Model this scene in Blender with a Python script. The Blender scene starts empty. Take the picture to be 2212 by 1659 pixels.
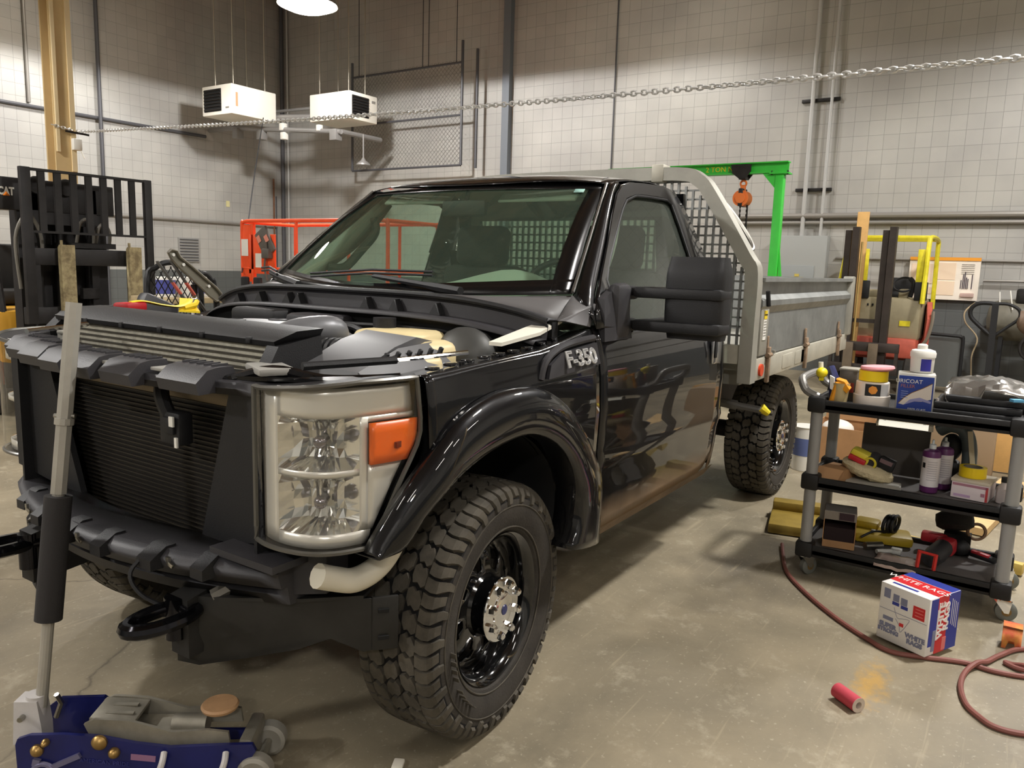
import bpy, bmesh, math, random
from mathutils import Vector as V, Matrix as Mx
rnd = random.Random(11)
SC = bpy.context.scene
COL = SC.collection
rad = math.radians

# ------------------------------------------------------------------ camera
CAM_LOC = V((-2.0125, -2.3105, 1.5353)); YAW = rad(33.3346); PITCH = rad(8.6142); ROLL = rad(1.7210); FPX = 1688.25
_f = V((math.cos(PITCH)*math.cos(YAW), math.cos(PITCH)*math.sin(YAW), -math.sin(PITCH)))
_r = _f.cross(V((0, 0, 1))).normalized(); _u = _r.cross(_f)
_r2 = math.cos(ROLL)*_r + math.sin(ROLL)*_u; _u2 = -math.sin(ROLL)*_r + math.cos(ROLL)*_u
cd = bpy.data.cameras.new('camera'); cam = bpy.data.objects.new('camera', cd); COL.objects.link(cam)
cam.matrix_world = Mx(((_r2.x, _u2.x, -_f.x, CAM_LOC.x), (_r2.y, _u2.y, -_f.y, CAM_LOC.y), (_r2.z, _u2.z, -_f.z, CAM_LOC.z), (0, 0, 0, 1)))
cd.sensor_fit = 'HORIZONTAL'; cd.sensor_width = 36.0; cd.lens = FPX/2212*36; cd.clip_start = 0.05; cd.clip_end = 100
SC.camera = cam

# ------------------------------------------------------------------ world and exposure
wd = bpy.data.worlds.new('world'); SC.world = wd; wd.use_nodes = True
wd.node_tree.nodes['Background'].inputs[0].default_value = (0.9, 0.93, 1.0, 1); wd.node_tree.nodes['Background'].inputs[1].default_value = 0.02
SC.view_settings.view_transform = 'Standard'; SC.view_settings.look = 'None'; SC.view_settings.gamma = 1.0; SC.view_settings.use_curve_mapping = False
SC.view_settings.exposure = 0.14
SC.cycles.max_bounces = 10; SC.cycles.transparent_max_bounces = 16; SC.cycles.glossy_bounces = 5
SC.cycles.sample_clamp_indirect = 6.0; SC.cycles.use_denoising = True; SC.cycles.caustics_reflective = False; SC.cycles.caustics_refractive = False

# ------------------------------------------------------------------ materials
def lin(c):
    o = []
    for x in c[:3]:
        x /= 255.0
        o.append(x/12.92 if x <= 0.04045 else ((x+0.055)/1.055)**2.4)
    return (o[0], o[1], o[2], 1.0)
MATS = {}
def mat(name, col, rough=.5, metal=0.0, coat=0.0, noise=0.0, ns=6.0, bump=0.0, bs=40.0, trans=0.0, emit=0.0, spec=.5, ior=1.45, dirt=None):
    if name in MATS: return MATS[name]
    m = bpy.data.materials.new(name); m.use_nodes = True; nt = m.node_tree; N = nt.nodes; Lk = nt.links
    b = N['Principled BSDF']; c = lin(col)
    b.inputs['Base Color'].default_value = c; b.inputs['Roughness'].default_value = rough; b.inputs['Metallic'].default_value = metal
    b.inputs['Coat Weight'].default_value = coat; b.inputs['Coat Roughness'].default_value = 0.02
    b.inputs['Specular IOR Level'].default_value = spec; b.inputs['IOR'].default_value = ior
    b.inputs['Transmission Weight'].default_value = trans
    if emit: b.inputs['Emission Color'].default_value = c; b.inputs['Emission Strength'].default_value = emit
    tc = N.new('ShaderNodeTexCoord')
    if noise or dirt:
        nz = N.new('ShaderNodeTexNoise'); nz.inputs['Scale'].default_value = ns; nz.inputs['Detail'].default_value = 6; nz.inputs['Roughness'].default_value = .65
        Lk.new(tc.outputs['Object'], nz.inputs['Vector'])
        rp = N.new('ShaderNodeValToRGB')
        if dirt: rp.color_ramp.elements[0].color = lin(dirt); rp.color_ramp.elements[1].color = c
        else:
            rp.color_ramp.elements[0].color = tuple(max(0, x*(1-noise)) for x in c[:3])+(1,); rp.color_ramp.elements[1].color = tuple(min(1, x*(1+noise)) for x in c[:3])+(1,)
        rp.color_ramp.elements[0].position = .36; rp.color_ramp.elements[1].position = .62
        Lk.new(nz.outputs['Fac'], rp.inputs['Fac']); Lk.new(rp.outputs['Color'], b.inputs['Base Color'])
    if bump:
        n2 = N.new('ShaderNodeTexNoise'); n2.inputs['Scale'].default_value = bs; n2.inputs['Detail'].default_value = 4
        Lk.new(tc.outputs['Object'], n2.inputs['Vector'])
        bp = N.new('ShaderNodeBump'); bp.inputs['Strength'].default_value = bump; bp.inputs['Distance'].default_value = .01
        Lk.new(n2.outputs['Fac'], bp.inputs['Height']); Lk.new(bp.outputs['Normal'], b.inputs['Normal'])
    MATS[name] = m
    return m
def glassmat(name, tint, refl=.08, rough=.01, ior=1.5, haze=0.0, hazecol=(200, 205, 195)):
    if name in MATS: return MATS[name]
    m = bpy.data.materials.new(name); m.use_nodes = True; nt = m.node_tree; N = nt.nodes; Lk = nt.links
    N.remove(N['Principled BSDF']); out = N['Material Output']
    tr = N.new('ShaderNodeBsdfTransparent'); tr.inputs[0].default_value = lin(tint)
    gl = N.new('ShaderNodeBsdfGlossy'); gl.inputs['Roughness'].default_value = rough
    ge = N.new('ShaderNodeNewGeometry'); dt = N.new('ShaderNodeVectorMath'); dt.operation = 'DOT_PRODUCT'; Lk.new(ge.outputs['Incoming'], dt.inputs[0]); Lk.new(ge.outputs['Normal'], dt.inputs[1])
    def mth(op, x, y=None):
        q = N.new('ShaderNodeMath'); q.operation = op
        for i, v in enumerate((x, y)):
            if v is None: continue
            if isinstance(v, (int, float)): q.inputs[i].default_value = v
            else: Lk.new(v, q.inputs[i])
        return q.outputs[0]
    f0 = ((ior-1)/(ior+1))**2*1.7
    fr = mth('ADD', mth('MULTIPLY', mth('POWER', mth('SUBTRACT', 1.0, mth('ABSOLUTE', dt.outputs['Value'])), 5.0), 1-f0), f0)
    mx = N.new('ShaderNodeMixShader'); Lk.new(fr, mx.inputs[0]); Lk.new(gl.outputs[0], mx.inputs[2])
    if haze:
        df = N.new('ShaderNodeBsdfDiffuse'); df.inputs[0].default_value = lin(hazecol)
        m2 = N.new('ShaderNodeMixShader'); m2.inputs[0].default_value = haze
        Lk.new(tr.outputs[0], m2.inputs[1]); Lk.new(df.outputs[0], m2.inputs[2]); Lk.new(m2.outputs[0], mx.inputs[1])
    else: Lk.new(tr.outputs[0], mx.inputs[1])
    Lk.new(mx.outputs[0], out.inputs[0]); MATS[name] = m
    return m

# ------------------------------------------------------------------ objects
def thing(name, label, cat, loc=(0, 0, 0), rz=0.0, group=None):
    o = bpy.data.objects.new(name, None); COL.objects.link(o); o.empty_display_size = .1
    o.matrix_basis = Mx.Translation(V(loc)) @ Mx.Rotation(rz, 4, 'Z')
    o['label'] = label; o['category'] = cat
    if group: o['group'] = group
    return o
def tag(o, label, cat, group=None):
    o['label'] = label; o['category'] = cat
    if group: o['group'] = group
    return o
def struct(o): o['kind'] = 'structure'; return o
def rootmat(o):
    while o.parent: o = o.parent
    return o.matrix_basis.copy() if o.type == 'EMPTY' else Mx.Identity(4)

def frame(p0, p1):
    z = (V(p1)-V(p0)); L = z.length; z = z.normalized() if L > 1e-9 else V((0, 0, 1))
    a = V((0, 0, 1)) if abs(z.z) < .9 else V((1, 0, 0))
    x = a.cross(z).normalized(); y = z.cross(x)
    return x, y, z
class MB:
    def __init__(s): s.bm = bmesh.new(); s.mi = 0
    def _f(s, vs):
        try:
            f = s.bm.faces.new(vs); f.material_index = s.mi; return f
        except ValueError: return None
    def box(s, c, d, rot=None, bev=0.0, seg=2):
        M = Mx.Translation(V(c)) @ (rot.to_4x4() if rot else Mx.Identity(4))
        r = bmesh.ops.create_cube(s.bm, size=1.0, matrix=M @ Mx.Diagonal((d[0], d[1], d[2], 1)))
        vs = r['verts']; fs = set(f for v in vs for f in v.link_faces)
        for f in fs: f.material_index = s.mi
        if bev:
            es = list(set(e for v in vs for e in v.link_edges))
            rr = bmesh.ops.bevel(s.bm, geom=es, offset=min(bev, .49*min(d)), segments=seg, affect='EDGES', profile=.5)
            for f in rr['faces']: f.material_index = s.mi
        return s
    def bar(s, p0, p1, w, h, up=(0, 0, 1), bev=0.0):
        p0 = V(p0); p1 = V(p1); d = p1-p0; x = d.normalized(); y = V(up).cross(x)
        if y.length < 1e-5: y = V((1, 0, 0)).cross(x)
        y.normalize(); z = x.cross(y)
        R = Mx((x, y, z)).transposed()
        return s.box((p0+p1)/2, (d.length, w, h), R, bev)
    def ring(s, c, x, y, r, n, rx=None):
        return [s.bm.verts.new(V(c)+x*(r*math.cos(2*math.pi*i/n))+y*((rx or r)*math.sin(2*math.pi*i/n))) for i in range(n)]
    def skin(s, rings, close=True, caps=True):
        n = len(rings[0])
        for a, b in zip(rings[:-1], rings[1:]):
            for i in range(n if close else n-1):
                j = (i+1) % n; s._f((a[i], a[j], b[j], b[i]))
        if caps and close:
            if len(rings[0]) > 2: s._f(tuple(reversed(rings[0]))); s._f(tuple(rings[-1]))
        return s
    def cyl(s, p0, p1, r0, r1=None, n=16, caps=True):
        x, y, z = frame(p0, p1); r1 = r0 if r1 is None else r1
        return s.skin([s.ring(p0, x, y, r0, n), s.ring(p1, x, y, r1, n)], caps=caps)
    def lathe(s, prof, c, axis=(0, 0, 1), n=24, caps=True, x0=None):
        z = V(axis).normalized()
        if x0: x = V(x0); y = z.cross(x)
        else: x, y, z = frame((0, 0, 0), z)
        return s.skin([s.ring(V(c)+z*h, x, y, max(r, 1e-4), n) for r, h in prof], caps=caps)
    def tube(s, pts, r, n=8, closed=False, caps=True, ry=None, up=None):
        P = [V(p) for p in pts]; rings = []; m = len(P); px = None
        for i in range(m):
            a = P[(i-1) % m] if (closed or i > 0) else P[0]; b = P[(i+1) % m] if (closed or i < m-1) else P[-1]
            t = (b-a).normalized()
            if px is None:
                u = V(up) if up else (V((0, 0, 1)) if abs(t.z) < .9 else V((1, 0, 0))); px = u.cross(t).normalized()
            else:
                px = (px - t*px.dot(t))
                px = px.normalized() if px.length > 1e-6 else frame((0, 0, 0), t)[0]
            py = t.cross(px); rr = r[i] if isinstance(r, (list, tuple)) else r
            rings.append(s.ring(P[i], px, py, rr, n, ry))
        if closed: rings.append(rings[0]); return s.skin(rings, caps=False)
        return s.skin(rings, caps=caps)
    def prism(s, pts, vec):
        a = [s.bm.verts.new(V(p)) for p in pts]; b = [s.bm.verts.new(V(p)+V(vec)) for p in pts]
        n = len(pts); s._f(tuple(reversed(a))); s._f(tuple(b))
        for i in range(n): s._f((a[i], a[(i+1) % n], b[(i+1) % n], b[i]))
        return s
    def grid(s, nu, nv, fn, flip=False):
        g = [[s.bm.verts.new(V(fn(i/(nu-1), j/(nv-1)))) for j in range(nv)] for i in range(nu)]
        for i in range(nu-1):
            for j in range(nv-1):
                q = (g[i][j], g[i+1][j], g[i+1][j+1], g[i][j+1]); s._f(tuple(reversed(q)) if flip else q)
        return s
    def face(s, pts): s._f([s.bm.verts.new(V(p)) for p in pts]); return s
    def sphere(s, c, r, n=16, m=10):
        r = (r, r, r) if isinstance(r, (int, float)) else r
        rr = bmesh.ops.create_uvsphere(s.bm, u_segments=n, v_segments=m, radius=1.0, matrix=Mx.Translation(V(c)) @ Mx.Diagonal((r[0], r[1], r[2], 1)))
        for v in rr['verts']:
            for f in v.link_faces: f.material_index = s.mi
        return s
    def torus(s, c, axis, R, r, n=24, m=8, sx=1.0, x0=None):
        z = V(axis).normalized(); x, y, z = frame((0, 0, 0), z)
        if x0: x = V(x0); y = z.cross(x)
        pts = [V(c)+x*(R*sx*math.cos(2*math.pi*i/n))+y*(R*math.sin(2*math.pi*i/n)) for i in range(n)]
        return s.tube(pts, r, m, closed=True, up=z)
    def text(s, body, size, M, depth=.001, align='CENTER', sx=1.0, bold=0.0, outline=0.0):
        cu = bpy.data.curves.new('t', 'FONT'); cu.body = body; cu.size = size; cu.extrude = depth; cu.align_x = align; cu.align_y = 'CENTER'; cu.resolution_u = 3; cu.offset = bold
        if outline: cu.fill_mode = 'NONE'; cu.bevel_depth = outline; cu.bevel_resolution = 1
        o = bpy.data.objects.new('t', cu); COL.objects.link(o); me = o.to_mesh()
        me.transform(M @ Mx.Diagonal((sx, 1, 1, 1))); k = len(s.bm.faces); s.bm.from_mesh(me); s.bm.faces.ensure_lookup_table()
        for f in s.bm.faces[k:]: f.material_index = s.mi
        o.to_mesh_clear(); bpy.data.objects.remove(o); bpy.data.curves.remove(cu)
        return s
    def bend(s, fn):
        for v in s.bm.verts: v.co = V(fn(v.co))
        return s
    def pieces(s, name, m, parent=None, **k):
        "every loose piece becomes an object of its own"
        s.bm.verts.ensure_lookup_table(); bmesh.ops.remove_doubles(s.bm, verts=s.bm.verts, dist=1e-5); left = set(s.bm.verts); out = []
        while left:
            st = [left.pop()]; isl = set(st)
            while st:
                for e in st.pop().link_edges:
                    for w in e.verts:
                        if w in left: left.discard(w); isl.add(w); st.append(w)
            q = MB(); mp = {v: q.bm.verts.new(v.co) for v in isl}
            for f in set(f for v in isl for f in v.link_faces):
                nf = q.bm.faces.new([mp[v] for v in f.verts]); nf.material_index = f.material_index
            out.append(q.build(name, m, parent, **k))
        s.bm.free(); return out
    def build(s, name, m, parent=None, smooth=32, solid=0.0, sub=0, world=True, off=-1.0, label=None):
        bm = s.bm
        bmesh.ops.remove_doubles(bm, verts=bm.verts, dist=1e-5)
        if world and parent is not None: bm.transform(rootmat(parent).inverted())
        bmesh.ops.recalc_face_normals(bm, faces=bm.faces)
        th = rad(smooth)
        for f in bm.faces: f.smooth = smooth > 0
        for e in bm.edges:
            if len(e.link_faces) == 2 and e.calc_face_angle(0) > th: e.smooth = False
        me = bpy.data.meshes.new(name); bm.to_mesh(me); bm.free()
        for mm in (m if isinstance(m, (list, tuple)) else [m]): me.materials.append(mm)
        o = bpy.data.objects.new(name, me); COL.objects.link(o)
        if parent is not None: o.parent = parent
        if solid:
            md = o.modifiers.new('thickness', 'SOLIDIFY'); md.thickness = solid; md.offset = off
        if sub:
            md = o.modifiers.new('smooth', 'SUBSURF'); md.levels = sub; md.render_levels = sub
        if label: o['label'] = label
        return o
def axes(origin, x, y):
    "matrix with local x and y along the given directions"
    x = V(x).normalized(); z = x.cross(V(y)).normalized(); y = z.cross(x)
    return Mx(((x.x, y.x, z.x, origin[0]), (x.y, y.y, z.y, origin[1]), (x.z, y.z, z.z, origin[2]), (0, 0, 0, 1)))
def lerp(a, b, t): return a+(b-a)*t
def interp(tab, x):
    if x <= tab[0][0]: return tab[0][1]
    for (a, b), (c, d) in zip(tab[:-1], tab[1:]):
        if x <= c: return b+(d-b)*(x-a)/(c-a)
    return tab[-1][1]
def catmull(P, k=6, closed=False):
    P = [V(p) for p in P]; n = len(P); out = []
    for i in range(n if closed else n-1):
        g = (lambda j: P[j % n]) if closed else (lambda j: P[min(max(j, 0), n-1)])
        a, b, c, d = g(i-1), g(i), g(i+1), g(i+2)
        for t in range(k):
            u = t/k
            out.append(.5*((2*b)+(c-a)*u+(2*a-5*b+4*c-d)*u*u+(3*b-a-3*c+d)*u**3))
    if not closed: out.append(P[-1])
    return out
def copy_tree(o, parent=None):
    c = o.copy(); COL.objects.link(c)
    if parent is not None: c.parent = parent
    for ch in list(o.children): copy_tree(ch, c)
    return c

M_black = mat('black_plastic', (26, 26, 28), .55, bump=.15, bs=300)
M_black2 = mat('grey_black_plastic', (52, 51, 54), .5, bump=.1, bs=300)
M_rubber = mat('tyre_rubber', (50, 46, 41), .8, noise=.25, ns=9, bump=.2, bs=120)
M_steel = mat('bare_steel', (170, 168, 160), .35, 1.0, noise=.15)
M_chrome = mat('chrome', (235, 235, 235), .06, 1.0)
M_dsteel = mat('dark_steel', (45, 43, 42), .5, .6, noise=.3, bump=.2)
M_white = mat('white_plastic', (232, 230, 222), .45)
M_card = mat('cardboard', (176, 134, 92), .85, noise=.08)
M_wood = mat('light_wood', (215, 170, 105), .7, noise=.12, ns=3)
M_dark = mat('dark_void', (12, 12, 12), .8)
# ------------------------------------------------------------------ lamps (their light lives in their builder)
XW, YW, ZC = 11.0, 13.05, 7.45
WARM = (1.0, .98, .955)
M_lens = mat('lamp_lens', (255, 246, 230), .4, emit=24)
M_shade = mat('lamp_shade', (150, 150, 148), .45, .5)
M_shadein = mat('lamp_shade_inside', (235, 235, 230), .4)
def highbay(loc, label, power, D=.42, spot=140, rod=True, col=WARM, blend=.25):
    x, y, z = loc
    t = thing('high_bay_lamp', label, 'lamp', loc, group='high bay lamps under the ceiling')
    b = MB(); b.lathe([(D, 0), (D*.97, .05), (D*.80, .20), (D*.45, .34), (.12, .40), (.11, .56), (.03, .60)], loc, n=40, caps=False); b.build('lamp_shade', M_shade, t)
    b = MB(); b.lathe([(D*.985, .005), (D*.95, .05), (D*.78, .19), (D*.43, .33), (.01, .38)], loc, n=40, caps=False); b.build('reflector', M_shadein, t)
    b = MB(); b.lathe([(.001, -.10), (D*.35, -.095), (D*.62, -.07), (D*.84, -.03), (D*.93, .02)], loc, n=40, caps=False); b.build('lens', M_lens, t)
    b = MB(); b.cyl((x, y, z+.6), (x, y, ZC), .012, n=8); b.build('hanging_rod', M_dsteel, t)
    L = bpy.data.lights.new('lamp_light', 'SPOT'); L.energy = power; L.color = col; L.spot_size = rad(spot); L.spot_blend = blend; L.shadow_soft_size = .22
    o = bpy.data.objects.new('lamp_light', L); COL.objects.link(o); o.parent = t; o.location = (0, 0, -.13)
    return t
highbay((6.86, 7.52, 5.42), 'round high bay lamp glaring at the top of the photo above the two heaters', 1150, D=.46, spot=177, blend=.04)
highbay((8.6, 3.0, 6.5), 'round high bay lamp above the picture near the back wall', 430, spot=132, blend=.35)
highbay((5.2, 10.9, 6.5), 'round high bay lamp above the picture near the left wall', 820, spot=126, blend=.35)
highbay((2.4, -3.2, 5.6), 'round high bay lamp above the picture over the service cart', 1250, spot=150)
highbay((-1.6, 5.6, 5.5), 'round high bay lamp outside the picture over the left of the floor', 1250, spot=156)
highbay((-6.8, -6.2, 5.6), 'unseen high bay fill lamp added far behind the camera in the right corner', 650, spot=160)  # unseen lamp, added so the truck paint and headlights reflect brighter walls
highbay((-7.0, 4.0, 5.6), 'unseen high bay fill lamp added far behind the camera near the front wall', 1100, spot=160)  # second added fill lamp, unseen, brightening the walls the paint mirrors
highbay((7.6, -3.4, 6.0), 'round high bay lamp above the picture behind the yellow forklift', 1100, spot=156, blend=.4)
M_tube = mat('tube_light', (255, 248, 240), .4, emit=55)
def striplight(loc, label):
    x, y, z = loc
    t = thing('strip_light', label, 'lamp', loc, group='twin tube strip lights behind the camera')
    b = MB(); b.box((x, y, z+.07), (1.25, .34, .08), bev=.015); b.build('housing', M_shade, t)
    for dy in (-.09, .09):
        b = MB(); b.cyl((x-.58, y+dy, z), (x+.58, y+dy, z), .02, n=10); b.build('tube', M_tube, t)
    b = MB(); b.cyl((x-.5, y, z+.1), (x-.5, y, ZC), .006, n=6); b.cyl((x+.5, y, z+.1), (x+.5, y, ZC), .006, n=6); b.build('hanging_wire', M_dsteel, t)
for x, y in ((-2.2, -6.2), (.6, -6.2), (3.4, -6.2), (-5.0, -3.4), (-5.0, -.4), (-5.0, 2.6), (-1.2, -4.0), (-2.8, .6)):
    striplight((x, y, 4.6), 'twin tube strip light hanging out of the picture behind the camera')

# ------------------------------------------------------------------ floor, walls, ceiling
def wallmat(name, ax):
    m = bpy.data.materials.new(name); m.use_nodes = True; nt = m.node_tree; N = nt.nodes; Lk = nt.links; b = N['Principled BSDF']
    tc = N.new('ShaderNodeTexCoord'); sp = N.new('ShaderNodeSeparateXYZ'); Lk.new(tc.outputs['Object'], sp.inputs[0])
    cb = N.new('ShaderNodeCombineXYZ'); Lk.new(sp.outputs[ax], cb.inputs[0]); Lk.new(sp.outputs[2], cb.inputs[1])
    br = N.new('ShaderNodeTexBrick'); br.offset = 0; br.squash = 1; Lk.new(cb.outputs[0], br.inputs['Vector'])
    br.inputs['Scale'].default_value = 1; br.inputs['Brick Width'].default_value = .2125; br.inputs['Row Height'].default_value = .2125
    br.inputs['Mortar Size'].default_value = .0035; br.inputs['Mortar Smooth'].default_value = .4
    br.inputs['Color1'].default_value = (1, 1, 1, 1); br.inputs['Color2'].default_value = (.93, .93, .93, 1); br.inputs['Mortar'].default_value = (.62, .62, .62, 1)
    nz = N.new('ShaderNodeTexNoise'); nz.inputs['Scale'].default_value = .8; nz.inputs['Detail'].default_value = 5; Lk.new(tc.outputs['Object'], nz.inputs['Vector'])
    rp = N.new('ShaderNodeValToRGB'); rp.color_ramp.elements[0].color = lin((172, 170, 166)); rp.color_ramp.elements[1].color = lin((188, 186, 180))
    rp.color_ramp.elements[0].position = .35; rp.color_ramp.elements[1].position = .65; Lk.new(nz.outputs['Fac'], rp.inputs[0])
    gt = N.new('ShaderNodeMath'); gt.operation = 'GREATER_THAN'; gt.inputs[1].default_value = 1.225; Lk.new(sp.outputs[2], gt.inputs[0])
    mx = N.new('ShaderNodeMix'); mx.data_type = 'RGBA'; mx.inputs[6].default_value = lin((98, 101, 100)); Lk.new(gt.outputs[0], mx.inputs[0]); Lk.new(rp.outputs[0], mx.inputs[7])
    ml = N.new('ShaderNodeMix'); ml.data_type = 'RGBA'; ml.blend_type = 'MULTIPLY'; ml.inputs[0].default_value = 1; Lk.new(mx.outputs[2], ml.inputs[6]); Lk.new(br.outputs['Color'], ml.inputs[7])
    Lk.new(ml.outputs[2], b.inputs['Base Color']); b.inputs['Roughness'].default_value = .5
    bp = N.new('ShaderNodeBump'); bp.inputs['Strength'].default_value = .5; bp.inputs['Distance'].default_value = .004; bp.invert = True
    Lk.new(br.outputs['Fac'], bp.inputs['Height']); Lk.new(bp.outputs[0], b.inputs['Normal'])
    return m
def floormat():
    m = bpy.data.materials.new('concrete_floor'); m.use_nodes = True; nt = m.node_tree; N = nt.nodes; Lk = nt.links; b = N['Principled BSDF']
    tc = N.new('ShaderNodeTexCoord'); O = tc.outputs['Object']
    def noise(s, d=6, r=.6, dist=0):
        n = N.new('ShaderNodeTexNoise'); n.inputs['Scale'].default_value = s; n.inputs['Detail'].default_value = d; n.inputs['Roughness'].default_value = r; n.inputs['Distortion'].default_value = dist; Lk.new(O, n.inputs['Vector']); return n.outputs['Fac']
    def ramp(f, a, bb, p0, p1):
        r = N.new('ShaderNodeValToRGB'); r.color_ramp.elements[0].color = a; r.color_ramp.elements[1].color = bb; r.color_ramp.elements[0].position = p0; r.color_ramp.elements[1].position = p1; Lk.new(f, r.inputs[0]); return r.outputs[0]
    def mix(f, a, bb, mode='MIX'):
        x = N.new('ShaderNodeMix'); x.data_type = 'RGBA'; x.blend_type = mode
        if isinstance(f, float): x.inputs[0].default_value = f
        else: Lk.new(f, x.inputs[0])
        for i, v in ((6, a), (7, bb)):
            if isinstance(v, tuple): x.inputs[i].default_value = v
            else: Lk.new(v, x.inputs[i])
        return x.outputs[2]
    def math2(op, a, v):
        x = N.new('ShaderNodeMath'); x.operation = op; Lk.new(a, x.inputs[0])
        if isinstance(v, float): x.inputs[1].default_value = v
        else: Lk.new(v, x.inputs[1])
        return x.outputs[0]
    base = ramp(noise(1.3, 8, .62, .4), lin((118, 110, 92)), lin((158, 146, 122)), .32, .68)
    base = mix(ramp(noise(5.5, 8, .7), (0, 0, 0, 1), (1, 1, 1, 1), .56, .74), base, lin((176, 166, 144)))
    base = mix(ramp(noise(.55, 5, .6, .8), (1, 1, 1, 1), (0, 0, 0, 1), .30, .48), base, lin((104, 97, 84)))
    base = mix(ramp(noise(60, 3, .5), (0, 0, 0, 1), (.5, .5, .5, 1), .62, .75), base, lin((196, 186, 164)))
    vo = N.new('ShaderNodeTexVoronoi'); vo.feature = 'DISTANCE_TO_EDGE'; vo.inputs['Scale'].default_value = .6
    nd = N.new('ShaderNodeTexNoise'); nd.inputs['Scale'].default_value = 2.2; nd.inputs['Detail'].default_value = 6; Lk.new(O, nd.inputs['Vector'])
    va = N.new('ShaderNodeVectorMath'); va.operation = 'MULTIPLY_ADD'; Lk.new(nd.outputs['Color'], va.inputs[0]); va.inputs[1].default_value = (.35, .35, .35); Lk.new(O, va.inputs[2]); Lk.new(va.outputs[0], vo.inputs['Vector'])
    lc = N.new('ShaderNodeVectorMath'); lc.operation = 'DISTANCE'; Lk.new(O, lc.inputs[0]); lc.inputs[1].default_value = (-.35, 1.15, 0)
    crack = ramp(vo.outputs['Distance'], (.6, .6, .6, 1), (0, 0, 0, 1), .0, .005); near = ramp(math2('MULTIPLY', lc.outputs['Value'], .5), (1, 1, 1, 1), (0, 0, 0, 1), .5, .75)
    base = mix(mix(1.0, crack, near, 'MULTIPLY'), base, lin((62, 56, 48)))
    for (ang, sc, off) in ((.65, (1.1, 16, 1), 3.0), (-.35, (.9, 22, 1), 9.0)):
        mp = N.new('ShaderNodeMapping'); mp.inputs['Rotation'].default_value = (0, 0, ang); mp.inputs['Scale'].default_value = sc; mp.inputs['Location'].default_value = (off, off, 0); Lk.new(O, mp.inputs[0])
        sn = N.new('ShaderNodeTexNoise'); sn.inputs['Scale'].default_value = 1.6; sn.inputs['Detail'].default_value = 5; Lk.new(mp.outputs[0], sn.inputs['Vector'])
        base = mix(ramp(sn.outputs['Fac'], (0, 0, 0, 1), (.45, .45, .45, 1), .64, .74), base, lin((182, 168, 140)))
    # worn yellow paint mark
    for (cx, cy, rx, ry) in ((1.08, -1.95, .34, .11),):
        mp = N.new('ShaderNodeMapping'); mp.inputs['Location'].default_value = (-cx/rx, -cy/ry, 0); mp.inputs['Scale'].default_value = (1/rx, 1/ry, 1); Lk.new(O, mp.inputs[0])
        ln = N.new('ShaderNodeVectorMath'); ln.operation = 'LENGTH'; Lk.new(mp.outputs[0], ln.inputs[0])
        d = math2('ADD', ln.outputs['Value'], math2('MULTIPLY', noise(22, 5, .7), 1.6))
        if rx > .1: base = mix(ramp(d, (.8, .8, .8, 1), (0, 0, 0, 1), .95, 1.0) if False else ramp(math2('MULTIPLY', d, .5), (.6, .6, .6, 1), (0, 0, 0, 1), .46, .74), base, lin((206, 158, 60)))
    Lk.new(base, b.inputs['Base Color'])
    rr = N.new('ShaderNodeMapRange'); rr.inputs['To Min'].default_value = .38; rr.inputs['To Max'].default_value = .68; Lk.new(noise(2.0, 5), rr.inputs['Value']); Lk.new(rr.outputs[0], b.inputs['Roughness'])
    bp = N.new('ShaderNodeBump'); bp.inputs['Strength'].default_value = .12; bp.inputs['Distance'].default_value = .01; Lk.new(noise(26, 8), bp.inputs['Height']); Lk.new(bp.outputs[0], b.inputs['Normal'])
    return m
X0, Y0 = -9.0, -9.0
def slab(name, lo, hi, m):
    c = [(a+b)/2 for a, b in zip(lo, hi)]; d = [b-a for a, b in zip(lo, hi)]
    return struct(MB().box(c, d).build(name, m))
slab('floor', (X0, Y0, -.2), (XW, YW, 0), floormat())
mwX = wallmat('block_wall_x', 1); mwY = wallmat('block_wall_y', 0)
slab('wall_back', (XW, Y0, 0), (XW+.2, YW+.2, ZC), mwX)
slab('wall_left', (X0, YW, 0), (XW, YW+.2, ZC), mwY)
slab('wall_right', (X0-.2, Y0-.2, 0), (XW+.2, Y0, ZC), mwY)
slab('wall_front', (X0-.2, Y0, 0), (X0, YW+.2, ZC), mwX)
def plankmat():
    m = mat('ceiling_planks', (150, 124, 90), .75, noise=.25, ns=2); nt = m.node_tree; N = nt.nodes; Lk = nt.links; b = N['Principled BSDF']
    return m
b = MB(); b.box(((X0+XW)/2, (Y0+YW)/2, ZC+.1), (XW-X0+.4, YW-Y0+.4, .2))
struct(b.build('ceiling', plankmat()))
M_joist = mat('ceiling_joist', (150, 122, 86), .75, noise=.2, ns=3)
k = 0
y = Y0+.6
n = 1
while y < YW-.2:
    struct(MB().box(((X0+XW)/2, y, ZC-.13), (XW-X0-.02, .07, .26)).build('trim_%d' % n, M_joist)); n += 1
    y += 1.2
M_col = mat('grey_blue_paint', (112, 118, 126), .5)
struct(MB().box((XW-.06, 6.52, ZC/2), (.12, .16, ZC)).build('trim_%d' % n, M_col)); n += 1

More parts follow.
